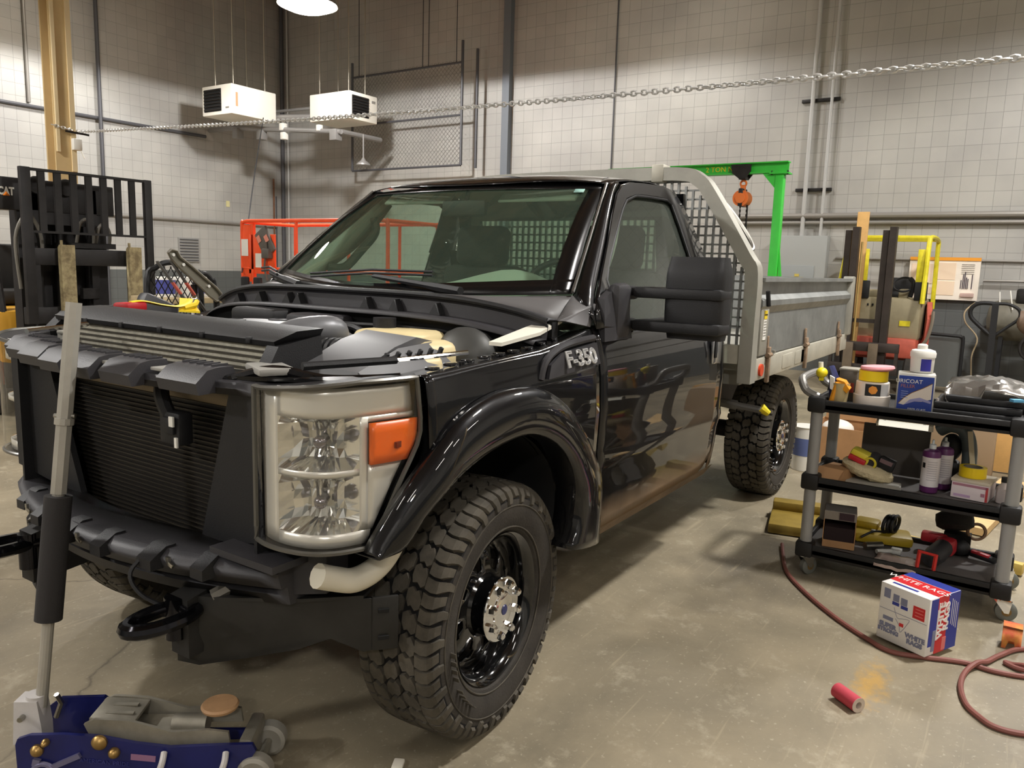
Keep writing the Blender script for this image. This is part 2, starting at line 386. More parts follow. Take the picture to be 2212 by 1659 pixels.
# ------------------------------------------------------------------ pipes and fittings on the walls
M_pipe = mat('wall_pipe', (150, 146, 140), .45, .3); M_pipe_d = mat('dark_conduit', (84, 84, 88), .5, .2); M_pipe_l = mat('pale_conduit', (196, 196, 194), .4, .2)
def pipe(name, pts, r, m, label, group=None, n=10):
    b = MB(); b.tube(pts, r, n); return tag(b.build(name, m), label, 'pipe', group)
pipe('wall_pipe', [(XW-.06, 2.0, 2.44), (XW-.06, -8.9, 2.44)], .045, M_pipe, 'upper grey pipe of the horizontal pair across the back wall')
pipe('wall_pipe', [(XW-.05, 2.0, 2.335), (XW-.05, -8.9, 2.335)], .03, M_pipe, 'lower thinner grey pipe of the horizontal pair across the back wall')
pipe('conduit', [(XW-.025, .3, 1.80), (XW-.025, -8.9, 1.80)], .018, M_pipe, 'thin grey conduit running level behind the white display board')
pipe('conduit', [(XW-.07, .83, 2.12), (XW-.07, .83, ZC)], .033, M_pipe_l, 'left pale conduit rising from the grey electrical cabinet')
pipe('conduit', [(XW-.07, .55, 2.12), (XW-.07, .55, ZC)], .024, M_pipe_l, 'right pale conduit rising from the grey electrical cabinet')
pipe('conduit', [(XW-.02, 4.25, 0), (XW-.02, 4.25, ZC)], .014, M_pipe_d, 'thin dark conduit down the back wall left of the green crane beam')
for z, w, lb in ((4.18, .56, 'upper'), (2.84, .54, 'lower')):
    tag(MB().box((XW-.025, .72, z), (.045, w, .05), bev=.004).build('strut_channel', M_dsteel), lb+' dark strut channel carrying the two pale conduits', 'bracket')
pipe('conduit', [(X0+.1, YW-.04, 4.10), (8.9, YW-.04, 4.10)], .033, M_pipe_d, 'dark grey conduit running high along the left wall behind the tan post')
pipe('conduit', [(X0+.1, YW-.04, 2.29), (XW-.2, YW-.04, 2.29)], .03, M_pipe, 'grey conduit running low along the left wall behind the forklift rack')
pipe('conduit', [(6.55, YW-.115, 0), (6.55, YW-.115, ZC)], .037, M_pipe_d, 'dark upright conduit on the left wall right of the tan post')
pipe('conduit', [(5.3, YW-.04, 4.165), (5.3, YW-.04, ZC)], .03, M_pipe, 'short upright conduit on the left wall left of the tan post')
for i, (dx, dy, r, m, lb, top) in enumerate(((.10, .16, .045, M_pipe_d, 'thick dark pipe standing in the room corner', ZC), (.06, .30, .018, M_pipe_l, 'thin bright pipe in the room corner beside the thick dark one', ZC), (.30, .06, .02, mat('rusty_pipe', (120, 82, 58), .7, noise=.2), 'thin rusty brown pipe leaning in the room corner', 3.4), (.22, .05, .015, M_pipe_d, 'thin dark pipe left of the rusty one in the corner', 3.0))):
    pipe('corner_pipe', [(XW-dx, YW-dy, 0), (XW-dx, YW-dy, top)], r, m, lb)
# vent grille on the left wall
t = thing('vent_grille', 'grey slatted vent grille low on the left wall', 'vent', (8.42, YW, 1.6))
b = MB(); b.box((8.42, YW-.015, 1.66), (.5, .03, .52)); b.build('frame', mat('vent_paint', (150, 149, 146), .5), t)
for i in range(8):
    b = MB(); b.box((8.42, YW-.035, 1.44+i*.063), (.44, .02, .018)); b.build('slat', M_pipe_d, t)
tag(MB().box((9.45, YW-.006, 2.72), (.09, .01, .13)).build('wall_sticker', mat('pale_yellow_paper', (222, 214, 160), .8)), 'small pale yellow sticker on the left wall above the orange lift', 'sticker')
# ------------------------------------------------------------------ the pickup truck
TR = thing('pickup_truck', 'black regular cab pickup truck with its hood and grille removed and a grey steel flatbed', 'truck', (1.9, 0, 0))
def paintmat():
    m = mat('black_paint', (20, 20, 22), .34, .3, coat=1.0, spec=.12); return m
M_paint = paintmat()
M_paintD = mat('black_paint_dusty', (18, 18, 20), .34, .0, coat=1.0, spec=.1)
def dusty(m):
    nt = m.node_tree; N = nt.nodes; Lk = nt.links; b = N['Principled BSDF']; tc = N.new('ShaderNodeTexCoord'); sp = N.new('ShaderNodeSeparateXYZ'); Lk.new(tc.outputs['Object'], sp.inputs[0])
    nz = N.new('ShaderNodeTexNoise'); nz.inputs['Scale'].default_value = 3; nz.inputs['Detail'].default_value = 5; Lk.new(tc.outputs['Object'], nz.inputs['Vector'])
    ad = N.new('ShaderNodeMath'); ad.operation = 'MULTIPLY_ADD'; Lk.new(nz.outputs['Fac'], ad.inputs[0]); ad.inputs[1].default_value = .16; Lk.new(sp.outputs[2], ad.inputs[2])
    mr = N.new('ShaderNodeMapRange'); mr.inputs['From Min'].default_value = .60; mr.inputs['From Max'].default_value = .72; mr.inputs['To Min'].default_value = 1; mr.inputs['To Max'].default_value = 0; Lk.new(ad.outputs[0], mr.inputs['Value'])
    mx = N.new('ShaderNodeMix'); mx.data_type = 'RGBA'; mx.inputs[6].default_value = lin((20, 20, 22)); mx.inputs[7].default_value = lin((132, 112, 90)); Lk.new(mr.outputs[0], mx.inputs[0]); Lk.new(mx.outputs[2], b.inputs['Base Color'])
    iv = N.new('ShaderNodeMath'); iv.operation = 'SUBTRACT'; iv.inputs[0].default_value = 1; Lk.new(mr.outputs[0], iv.inputs[1]); Lk.new(iv.outputs[0], b.inputs['Coat Weight'])
    m2 = N.new('ShaderNodeMapRange'); m2.inputs['To Min'].default_value = .3; m2.inputs['To Max'].default_value = .8; Lk.new(mr.outputs[0], m2.inputs['Value']); Lk.new(m2.outputs[0], b.inputs['Roughness'])
dusty(M_paintD)
M_glass = glassmat('tinted_glass', (214, 232, 218), ior=1.5, haze=.075, hazecol=(150, 178, 156))  # haze is a pale diffuse colour standing in for light on the glass
M_side = glassmat('side_glass', (214, 228, 218), ior=1.45, haze=.12, hazecol=(160, 170, 158))
M_clear = glassmat('clear_lens', (248, 248, 246), ior=1.45)
M_trim = mat('interior_trim', (186, 188, 176), .75); M_seat = mat('seat_cloth', (44, 42, 40), .9, bump=.3, bs=200); M_dash = mat('dash_top', (158, 164, 150), .7)
YB = [(.42, .93), (.50, .955), (.60, .972), (.74, .985), (.79, 1.0), (.83, .992), (1.0, 1.0), (1.15, .992), (1.22, .98), (1.27, .966), (1.31, .945)]
def yb(z, X=1.0):
    y = interp(YB, z)
    if X < -.30: y -= .9*(X+.30)**2
    return y
def tilt(X, z): return .965-(z-1.31)*.42 if z > 1.31 else .965
FO = [(-.588, .782), (-.572, .816), (-.512, .913), (-.445, .992), (-.349, 1.081), (-.247, 1.131), (-.134, 1.158), (-.009, 1.165), (.128, 1.149), (.283, 1.084), (.425, .964), (.524, .852), (.585, .749), (.592, .62), (.585, .50)]
FI = [(-.58, .768), (-.545, .768), (-.508, .785), (-.454, .861), (-.394, .913), (-.322, .951), (-.19, .990), (-.02, 1.01), (.09, .996), (.211, .947), (.31, .87), (.365, .79), (.392, .72), (.385, .62), (.34, .54)]
OUT = [(.60, 1.31), (.64, 1.40), (.744, 1.495), (.90, 1.63), (1.042, 1.763), (1.162, 1.865), (1.247, 1.91), (1.361, 1.932), (1.52, 1.945), (1.773, 1.955), (1.90, 1.94), (1.965, 1.86), (2.02, 1.75), (2.06, 1.60), (2.085, 1.31)]
INN = [(.815, 1.31), (.80, 1.40), (.804, 1.489), (.869, 1.555), (1.0, 1.659), (1.177, 1.792), (1.255, 1.839), (1.378, 1.87), (1.524, 1.877), (1.64, 1.88), (1.754, 1.881), (1.80, 1.862), (1.81, 1.75), (1.81, 1.60), (1.82, 1.31)]
def WBc(v): return V((.36+.25*abs(v)**2.2, .85*v, 1.405+.025*v*v))
def WTc(v): return V((1.04+.12*v*v, .69*v, 1.896-.003*v*v))
def wside(t, s): return WBc(s).lerp(WTc(s), t)
def side(s):
    "everything that is mirrored: s = -1 driver side, +1 passenger side"
    # fender
    FU = [(-.40, 1.228), (-.2, 1.238), (.2, 1.255), (.45, 1.285), (.585, 1.305)]
    def fn(u, w):
        X = lerp(-.40, .583, u); lo = interp(FO, X)-.012; z = lerp(lo, interp(FU, X), w); return (X, s*yb(z, X), z)
    f = MB().grid(34, 14, fn).build('fender', M_paint, TR, solid=.004)
    def fl(u, w):
        X = lerp(-.40, .583, u); z = interp(FU, X); y = yb(z, X); ww = [(0, 0), (.012, .006), (.07, -.002), (.145, -.010)]
        d, h = ww[min(3, int(round(w*3)))]; return (X, s*(y-d), z+h-.0)
    MB().grid(34, 4, fl).build('fender_top_flange', M_paint, f, solid=.003)
    b = MB()
    for k in range(9):
        X = -.30+k*.085; z = interp(FU, X)+.008; y = yb(z-.01, X)-.045; b.box((X, s*(y-.02), z-.002), (.034, .03, .010), bev=.003)
        if k % 2: b.cyl((X+.04, s*(y-.01), z-.008), (X+.04, s*(y-.01), z+.004), .010, n=8)
    b.pieces('fender_clip', M_paint, f)
    # wheel arch flare
    b = MB(); cs = [(0, -.004), (.03, .016), (.10, .034), (.3, .047), (.55, .053), (.80, .052), (.95, .044), (1.0, .032), (1.0, -.03), (.98, -.10)]
    oo = catmull([(x, 0, z) for x, z in FO], 3); ii = catmull([(x, 0, z) for x, z in FI], 3); rings = []
    for o, i in zip(oo, ii):
        tp = .9*(o.x+.30)**2 if o.x < -.30 else 0
        rings.append([b.bm.verts.new((lerp(o.x, i.x, a), s*(1.0+d-tp), lerp(o.z, i.z, a))) for a, d in cs])
    b.skin(rings, close=False, caps=False); b.build('wheel_arch_flare', M_paint, TR, smooth=50, solid=.004)
    b = MB(); rings = []
    for i in ii:
        rings.append([b.bm.verts.new((i.x, s*y, i.z+ (0.02 if y < .9 else 0))) for y in (.93, .80, .45)])
    b.skin(rings, close=False, caps=False)
    b.face([(-.60, s*.45, .55)]+[(i.x, s*.46, i.z) for i in ii[::3]]+[(.36, s*.45, .40)])
    b.build('wheel_arch_liner', M_dark, TR)
    # door skin
    def dn(u, w):
        X = lerp(.598, 1.945, u); lo = .50+.06*max(0, (X-1.80)/.145)**2; z = lerp(lo, 1.31, w); y = yb(z); return (X, s*y, z)
    d = MB().grid(24, 20, dn).build('door', M_paintD, TR, solid=.006)
    def ck(u, w):
        X = lerp(1.957, 2.09, u); z = lerp(.50+.03*u, 1.31, w); y = yb(z)-.03*u*u; return (X, s*y, z)
    MB().grid(5, 16, ck).build('cab_corner', M_paintD, TR, solid=.006)
    def rk(u, w): X = lerp(.60, 2.08, u); z = lerp(.43, .495, w); return (X, s*(lerp(.90, .945, w)), z)
    b = MB().grid(10, 4, rk); b.face([(.60, s*.90, .43), (2.08, s*.90, .43), (2.08, s*.5, .45), (.6, s*.5, .45)]); b.build('rocker_panel', mat('road_dust', (118, 100, 80), .85, noise=.2), TR, label='dusty brown rocker panel under the door')
    # window frame and glass
    b = MB(); o1 = [V((x, s*tilt(x, z), z)) for x, z in OUT]; i1 = [V((x, s*tilt(x, z), z)) for x, z in INN]
    rings = []
    for o, i in zip(o1, i1):
        m1 = o.lerp(i, .12)+V((0, s*.010, .004)); m2 = o.lerp(i, .86)+V((0, s*.008, 0)); m3 = i-V((0, s*.012, 0))
        rings.append([b.bm.verts.new(q) for q in (o, m1, m2, i, m3)])
    b.skin(rings, close=False, caps=False); b.build('window_frame', M_paint, d, smooth=40, solid=.004)
    b = MB(); cen = V((1.35, s*(tilt(0, 1.6)-.012), 1.6))
    cols = [[b.bm.verts.new(V((lerp(q.x, cen.x, k), 0, lerp(q.z, cen.z, k)))) for k in (0, .5)] for q in i1]
    for c in cols:
        for v in c: v.co.y = s*(tilt(v.co.x, v.co.z)-.012)
    b.skin(cols, close=False, caps=False); b._f([c[1] for c in cols]); b._f([cols[0][0], cols[0][1], cols[-1][1], cols[-1][0]]); b.build('side_window', M_side, d, smooth=0)
    b = MB(); b.tube([q+V((0, s*.004, 0)) for q in i1[1:-1]], .006, 6); b.build('window_seal', M_black, d)
    b = MB(); b.bar((.84, s*.962, 1.318), (1.93, s*.962, 1.318), .02, .022, bev=.005); b.build('belt_molding', M_black, d)
    # A pillar
    b = MB(); rings = []
    op = catmull(o1[:7], 3)
    for k, o in enumerate(op):
        t = k/(len(op)-1); w = wside(min(1, max(0, t*1.02)), s); mid = o.lerp(w, .5)+V((-.02, s*.016, .014)); q = o.lerp(w, .22)+V((-.012, s*.014, .010)); q2 = o.lerp(w, .8)+V((-.012, s*.008, .012))
        rings.append([b.bm.verts.new(x) for x in (o, q, mid, q2, w)])
    b.skin(rings, close=False, caps=False); b.build('windshield_pillar', M_paint, TR, smooth=60, solid=.004)
    b = MB(); b.tube([wside(t, s)+V((-.012, s*.006, .012)) for t in (0, .25, .5, .75, 1)], .007, 6); b.build('pillar_trim', mat('pillar_trim', (130, 128, 124), .25, .8), TR)
    # door handle
    b = MB(); b.box((1.845, s*1.004, 1.135), (.115, .022, .12), bev=.01); h = b.build('door_handle', mat('handle_chrome', (200, 202, 205), .22, .9), d)
    b = MB(); b.box((1.805, s*1.014, 1.15), (.03, .012, .085), bev=.004); b.build('grip_recess', M_dark, d)
    # tow mirror
    if s < 0:
        b = MB()
        def hd(u, w):
            a = u*2*math.pi; zz = lerp(1.272, 1.588, w); k = (1-(abs(2*w-1))**5)**.5 if 0 < w < 1 else .0
            k = max(k, .62); ca, sa = math.cos(a), math.sin(a); ex = .38
            xx = .925+.075*k*math.copysign(abs(ca)**ex, ca); yy = 1.23+.118*(.8+.2*k)*math.copysign(abs(sa)**ex, sa); return (xx-.02*math.sin(a)*0, s*yy, zz)
        b.grid(41, 15, hd); b.face([hd(i/40, 1) for i in range(40)]); b.face([hd(i/40, 0) for i in range(40)])
        mr = b.build('tow_mirror', M_black, TR, smooth=50)
        for z0, z1 in ((1.425, 1.468), (1.295, 1.338)):
            b = MB(); zc = (z0+z1)/2; h = z1-z0
            b.box((.905, s*1.17, zc), (.13, .36, h), bev=.012); b.box((.91, s*.985, zc), (.07, .10, h*.82), bev=.01); b.box((.90, s*.925, zc-.005), (.10, .09, h*1.25), bev=.012); b.build('mirror_arm', M_black, mr)
        b = MB(); b.prism([(.64, s*.95, 1.26), (.66, s*.93, 1.42), (.80, s*.915, 1.47), (.86, s*.93, 1.46), (.88, s*.95, 1.26)], (0, s*.03, 0)); b.box((.80, s*.955, 1.37), (.12, .06, .22), bev=.025); b.build('mirror_mount', M_black2, mr)
        b = MB(); b.box((1.003, s*1.23, 1.46), (.004, .19, .18)); b.box((1.003, s*1.23, 1.32), (.004, .19, .06)); b.build('mirror_glass', M_chrome, mr)
    # fender badge
    b = MB(); pts = catmull([(.17, s*.987, 1.165), (.20, s*.987, 1.225), (.30, s*.982, 1.262), (.46, s*.972, 1.275), (.575, s*.965, 1.278)], 5); b.tube(pts, .013, 8)
    b.prism([(.20, s*.99, 1.165), (.22, s*.985, 1.21), (.30, s*.981, 1.245), (.575, s*.968, 1.262), (.575, s*.988, 1.185)], (0, s*.012, 0)); b.build('fender_vent', M_black2, f)
    b = MB(); M = axes((.42, s*1.003, 1.218), (1, 0, .0), (0, s*-.35, 1)) if s < 0 else axes((.42, s*1.003, 1.218), (-1, 0, 0), (0, s*-.35, 1))
    b.text('F-350', .080, M, .001, sx=1.2, outline=.0032); b.build('fender_badge', mat('badge_silver', (226, 226, 226), .2, .6), f)
    for k in range(3):
        pass
    return f, d
side(-1); side(1)
# roof, windshield, back of the cab
RC = [(1.02, 1.898), (1.10, 1.932), (1.2, 1.954), (1.3, 1.970), (1.45, 1.985), (1.6, 1.992), (1.8, 1.988), (1.9, 1.976), (1.95, 1.957), (1.985, 1.92)]
def rf(u, w):
    Y = lerp(-.70, .70, w); v = max(-1, min(1, Y/.69)); X = lerp(WTc(v).x-.012, 1.985, u); return (X, Y, interp(RC, X)-.042*(abs(Y)/.70)**3+.004)
ro = MB().grid(30, 28, rf).build('roof', M_paint, TR, smooth=60, solid=.004)
def ws(u, w):
    v = lerp(-1, 1, w); p = WBc(v).lerp(WTc(v), u); k = math.sin(math.pi*u)*.02; return p+V((-k, 0, k*.8))
MB().grid(14, 26, ws).build('windshield', M_glass, TR, smooth=60)
def band(fa, fb, n=24):
    b = MB(); rings = []
    for i in range(n+1):
        a, c = fa(i/n), fb(i/n); off = V((-.004, 0, .004)); rings.append([b.bm.verts.new(V(ws(*a))+off), b.bm.verts.new(V(ws(*c))+off)])
    b.skin(rings, close=False, caps=False); return b
for a, c in (((lambda t: (0, t)), (lambda t: (.09+.02*math.cos(6.28*t), t))), ((lambda t: (1, t)), (lambda t: (.955-.0*t, t))), ((lambda t: (t, 0)), (lambda t: (t, .045))), ((lambda t: (t, 1)), (lambda t: (t, .955)))):
    band(a, c).build('windshield_border', mat('black_frit', (14, 14, 15), .25), TR, solid=.001)
b = MB(); q = V(ws(.93, .085)); b.face([V(ws(.945, .055))+V((-.006, 0, .006)), V(ws(.945, .085))+V((-.006, 0, .006)), V(ws(.905, .085))+V((-.006, 0, .006)), V(ws(.905, .055))+V((-.006, 0, .006))]); b.build('windshield_sticker', mat('pale_sticker', (150, 190, 180), .6), TR, solid=.001)
def cbx(q): return V((q.x-(.19*(q.z-1.31) if q.z > 1.31 else 0), q.y, q.z))
b = MB()
for (y0, y1, z0, z1) in ((-.93, -.60, .5, 1.31), (.60, .93, .5, 1.31), (-.60, .60, .5, 1.40), (-.84, -.58, 1.31, 1.62), (.58, .84, 1.31, 1.62), (-.74, -.58, 1.62, 1.93), (.58, .74, 1.62, 1.93), (-.58, .58, 1.80, 1.95)):
    b.box((2.075, (y0+y1)/2, (z0+z1)/2), (.03, y1-y0, z1-z0))
b.bend(cbx); b.build('cab_back', M_paint, TR)
b = MB(); b.box((2.075, 0, 1.60), (.006, 1.16, .42)); b.bend(cbx); b.build('rear_window', M_side, TR)
# wipers
for (p0, p1, p2, p3) in (((.30, -.55, 1.437), (.38, -.30, 1.452), (.44, .02, 1.475), (.40, .35, 1.462)), ((.28, .30, 1.430), (.36, .50, 1.452), (.43, .66, 1.47), (.50, .80, 1.475))):
    b = MB(); b.tube(catmull([p0, p1, p2], 4), [.016]*4+[.012]*4+[.010], 6); w = b.build('wiper', M_black, TR)
    b = MB(); a = V(p2)+(V(p2)-V(p3))*.9; c = V(p3)
    for off in (0, .014): b.tube([a+V((-.006, 0, off)), V(p2)+V((-.006, 0, off+.012)), c+V((-.006, 0, off))], .0055, 6)
    b.build('wiper_blade', M_black, w)
# cabin
def dsh(u, w):
    Y = lerp(-.80, .80, w); X = lerp(.42+.22*abs(Y/.8)**2, 1.0, u); z = 1.385+.05*math.sin(math.pi*min(1, u*.9))+.095*math.exp(-((Y+.40)/.22)**2)*min(1, u*1.3) - .08*(max(0, u-.85)/.15)**2; return (X, Y, z)
b = MB().grid(12, 26, dsh); b.face([(1.0, -.8, 1.29), (1.0, .8, 1.29), (1.02, .8, .8), (1.02, -.8, .8)]); dsh_o = b.build('dashboard', M_dash, TR, smooth=60)
b = MB(); ax = V((-.86, 0, .5)).normalized(); b.torus((1.17, -.43, 1.40), ax, .19, .015, 32, 8); b.cyl((1.17, -.43, 1.40), (1.02, -.43, 1.33), .045); 
for a in (200, 340, 90): b.tube([(1.17, -.43, 1.40), V((1.17, -.43, 1.40))+V((0, 1, 0))*(.18*math.cos(rad(a)))+ax.cross(V((0, 1, 0)))*(.18*math.sin(rad(a)))], .014, 6)
b.build('steering_wheel', M_black, TR)
for y in (-.42, .43):
    b = MB(); b.box((1.80, y, 1.22), (.16, .56, .62), Mx.Rotation(rad(8), 3, 'Y'), bev=.05); b.box((1.55, y, .93), (.56, .56, .16), bev=.05); st = b.build('seat', M_seat, TR)
    b = MB(); b.box((1.80, y, 1.645), (.12, .34, .23), Mx.Rotation(rad(6), 3, 'Y'), bev=.045, seg=3); b.cyl((1.80, y-.07, 1.45), (1.80, y-.07, 1.56), .01); b.cyl((1.80, y+.07, 1.45), (1.80, y+.07, 1.56), .01); b.build('headrest', M_seat, st)
b = MB(); b.box((1.5, 0, .62), (1.1, 1.75, .10)); b.box((2.055, 0, .98), (.02, 1.7, .80)); b.build('cabin_floor', M_seat, TR)
def hl(u, w): Y = lerp(-.62, .62, w); X = lerp(1.10+.10*(Y/.62)**2, 1.95, u); return (X, Y, interp(RC, X)-.042*(abs(Y)/.70)**3-.03)
MB().grid(10, 14, hl).build('headliner', M_trim, TR, smooth=60)
b = MB()
for y in (-.36, .36): b.box((1.14, y, 1.862), (.10, .42, .014), Mx.Rotation(rad(-38), 3, 'Y'), bev=.006)
b.pieces('sun_visor', M_trim, TR)
b = MB(); b.box((1.04, 0, 1.80), (.03, .26, .075), bev=.018); b.cyl((1.05, 0, 1.825), (1.07, 0, 1.88), .01); b.build('rear_view_mirror', M_black, TR)
for s in (-1, 1):
    b = MB(); rings = []
    for k in range(9):
        t = k/8; a = V((lerp(.66, 1.22, t), s*lerp(.845, .69, t), lerp(1.42, 1.875, t))); wdt = .08+.06*math.sin(math.pi*t)
        rings.append([b.bm.verts.new(a), b.bm.verts.new(a+V((wdt, s*.015, -wdt*.4)))])
    b.skin(rings, close=False, caps=False); ap = b.build('pillar_inner_trim', M_trim, TR, solid=.01)
    b = MB(); b.tube(catmull([(.92, s*.80, 1.50), (.99, s*.75, 1.50), (1.08, s*.72, 1.59), (1.17, s*.70, 1.69), (1.17, s*.71, 1.77)], 4), .024, 8); b.build('grab_handle', mat('grab_handle', (84, 90, 82), .6), ap)
# ------------------------------------------------------------------ wheels
M_gloss = mat('gloss_black_wheel', (16, 16, 17), .12, .3, coat=1.0)
def wheel_meshes():
    # local frame: axle along y, outboard face towards -y, tyre centre plane at y = 0
    b = MB()
    half = [(.106, .247), (.124, .262), (.138, .295), (.143, .330), (.140, .365), (.130, .390), (.105, .402), (.055, .406), (0, .407)]
    prof = [(r, y) for y, r in half]+[(r, -y) for y, r in reversed(half[:-1])]
    b.lathe([(r, -y) for r, y in prof], (0, 0, 0), (0, 1, 0), n=80, caps=False)
    for f in b.bm.faces:
        if f.calc_center_median().xz.length > .375 and abs(f.calc_center_median().y) < .135: f.material_index = 1
    b.mi = 2
    R0 = .4195
    def P(th, y, r): r2 = r-.006*(abs(y)/.12)**2.5; return (r2*math.cos(th), y, r2*math.sin(th))
    def block(poly, r0, r1):
        n = len(poly); cx = sum(q[0] for q in poly)/n; cy = sum(q[1] for q in poly)/n
        lo = [b.bm.verts.new(P(t, y, r0)) for t, y in poly]; hi = [b.bm.verts.new(P(cx+(t-cx)*.97, cy+(y-cy)*.97, r1)) for t, y in poly]
        b._f(hi)
        for i in range(n): b._f((lo[i], lo[(i+1) % n], hi[(i+1) % n], hi[i]))
    rr = random.Random(5); NB = 40; pit = 2*math.pi/NB
    for row, yc in enumerate((-.058, .0, .058)):
        for k in range(NB):
            t = (k+.5*(row % 2))*pit+rr.uniform(-.006, .006); a = pit*.46; w = .0262
            sk = .3 if row % 2 else -.3; j = lambda: rr.uniform(-.0025, .0025)
            q_ = [(-1, -.5), (-.35, -1), (.6, -1), (1, -.45), (.72, .1), (1, .6), (.4, 1), (-.55, 1), (-1, .45), (-.7, 0)]; poly = [(t+a*u+j()*.5, yc+w*v+j()) for u, v in q_]
            poly = [(q+sk*(y-yc)/.4, y) for q, y in poly]; block(poly, .404, R0+rr.uniform(-.001, .001))
    NS = 58; ps = 2*math.pi/NS
    sp = [(.086, .4175), (.106, .416), (.124, .4105), (.137, .398), (.145, .378), (.148, .356)]; bp = [(.086, .400), (.106, .400), (.124, .392), (.133, .384), (.138, .370), (.140, .350)]
    for sg in (-1, 1):
        for k in range(NS):
            t = (k+.25*sg)*ps; L = 6 if k % 2 else 5; w0 = ps*.435
            rings = []
            for i in range(L):
                w = w0*(1 if i < 3 else .86-.12*(i-3)); sh = .018*math.sin(i*1.1)
                (y1, r1), (y0, r0) = sp[i], bp[i]; q = lambda th, y, r: b.bm.verts.new((r*math.cos(th), sg*y, r*math.sin(th)))
                rings.append([q(t-w+sh, y0, r0), q(t-w*.9+sh, y1, r1), q(t+w*.9+sh, y1, r1), q(t+w+sh, y0, r0)])
            b.skin(rings, close=False, caps=False); b._f(rings[0]); b._f(rings[-1])
    for k in range(60):
        t = k*2*math.pi/60
        M = Mx.Rotation(-t, 4, 'Y') @ Mx.Translation((.268, -.1275, 0)); b.box((0, 0, 0), (.020, .003, .008), None) if False else None
    b.torus((0, -.1425, 0), (0, 1, 0), .345, .0025, 80, 5); b.torus((0, -.131, 0), (0, 1, 0), .272, .003, 80, 5)
    for i, ch in enumerate('TRAIL'):   # blurred raised sidewall lettering is only hinted by ribs
        pass
    for k in range(10):
        a = rad(225+k*5.2); M = axes((.310*math.cos(a), -.1425, .310*math.sin(a)), (-math.sin(a), 0, math.cos(a)), (math.cos(a), 0, math.sin(a)))
        if k not in (4,): b.box(M.translation, (.016, .004, .034), M.to_3x3(), bev=.001)
    b.mi = 0
    tyre = b.build('tire', [M_rubber, mat('tyre_groove', (16, 15, 15), .9), mat('tyre_block', (74, 69, 60), .82, noise=.3, ns=12)], TR, smooth=24, world=False)
    # rim: lip, barrel and disc with eight windows
    b = MB(); b.lathe([(.236, .105), (.225, .09), (.222, -.02), (.228, -.085), (.236, -.100), (.246, -.112), (.250, -.116), (.251, -.112), (.249, -.104)], (0, 0, 0), (0, 1, 0), n=64, caps=False)
    rows = [(.050, -.075), (.092, -.078), (.104, -.060), (.122, -.056), (.150, -.055), (.180, -.045), (.196, -.030), (.222, -.035)]
    NW = 8; SEG = 6
    vs = {}
    def vv(i, k):
        if (i, k) not in vs: r, y = rows[i]; a = 2*math.pi*k/(NW*SEG); vs[(i, k)] = b.bm.verts.new((r*math.cos(a), y, r*math.sin(a)))
        return vs[(i, k)]
    for i in range(len(rows)-1):
        for k in range(NW*SEG):
            win = (k % SEG) in (0, 1) and i in (3, 4, 5) or ((k % SEG) == 2 and i == 4)
            if win: continue
            k2 = (k+1) % (NW*SEG); b._f((vv(i, k), vv(i, k2), vv(i+1, k2), vv(i+1, k)))
    b.cyl((0, -.02, 0), (0, -.128, 0), .098, .094, n=40)
    rim = b.build('wheel', M_gloss, TR, smooth=40, world=False); 
    md = rim.modifiers.new('thickness', 'SOLIDIFY'); md.thickness = .009; md.offset = 0
    b = MB(); b.lathe([(.200, -.005), (.01, -.004)], (0, 0, 0), (0, 1, 0), n=32, caps=False); b.cyl((0, .08, 0), (0, -.003, 0), .165, n=32); brake = b.build('brake_disc', mat('brake_iron', (60, 56, 52), .5, .6), TR, world=False)
    b = MB(); b.lathe([(.094, -.122), (.107, -.124), (.109, -.129), (.106, -.133), (.060, -.135), (.058, -.139), (.052, -.141), (.001, -.142)], (0, 0, 0), (0, 1, 0), n=48)
    for k in range(8):
        a = 2*math.pi*(k+.5)/8; c = V((.083*math.cos(a), -.133, .083*math.sin(a))); b.lathe([(.0155, 0), (.0155, -.010), (.013, -.022), (.007, -.027), (.001, -.028)], c, (0, 1, 0), n=6)
    cap = b.build('hub_cap', M_chrome, TR, smooth=30, world=False)
    b = MB(); b.lathe([(.0175, -.142), (.016, -.1445), (.001, -.145)], (0, 0, 0), (0, 1, 0), n=24); logo = b.build('center_emblem', mat('blue_emblem', (40, 46, 92), .25), TR, world=False)
    return rim, [tyre, brake, cap, logo]
WR, WS = wheel_meshes()
for o in WS: o.parent = WR
ROOTI = TR.matrix_basis.inverted()
def place_wheel(o, x, y, st, flip, push=0.0):
    o.matrix_basis = ROOTI @ Mx.Translation((x, y, .4195)) @ Mx.Rotation(rad(st)+(math.pi if flip else 0), 4, 'Z') @ Mx.Rotation(rad(rnd.uniform(0, 90)), 4, 'Y')
for i, (x, y, st, fl) in enumerate(((0, -.835, 4, 0), (3.48, -.82, 0, 0), (0, .835, 4, 1), (3.48, .82, 0, 1))):
    w = WR if i == 0 else copy_tree(WR, TR); place_wheel(w, x, y, st, fl)
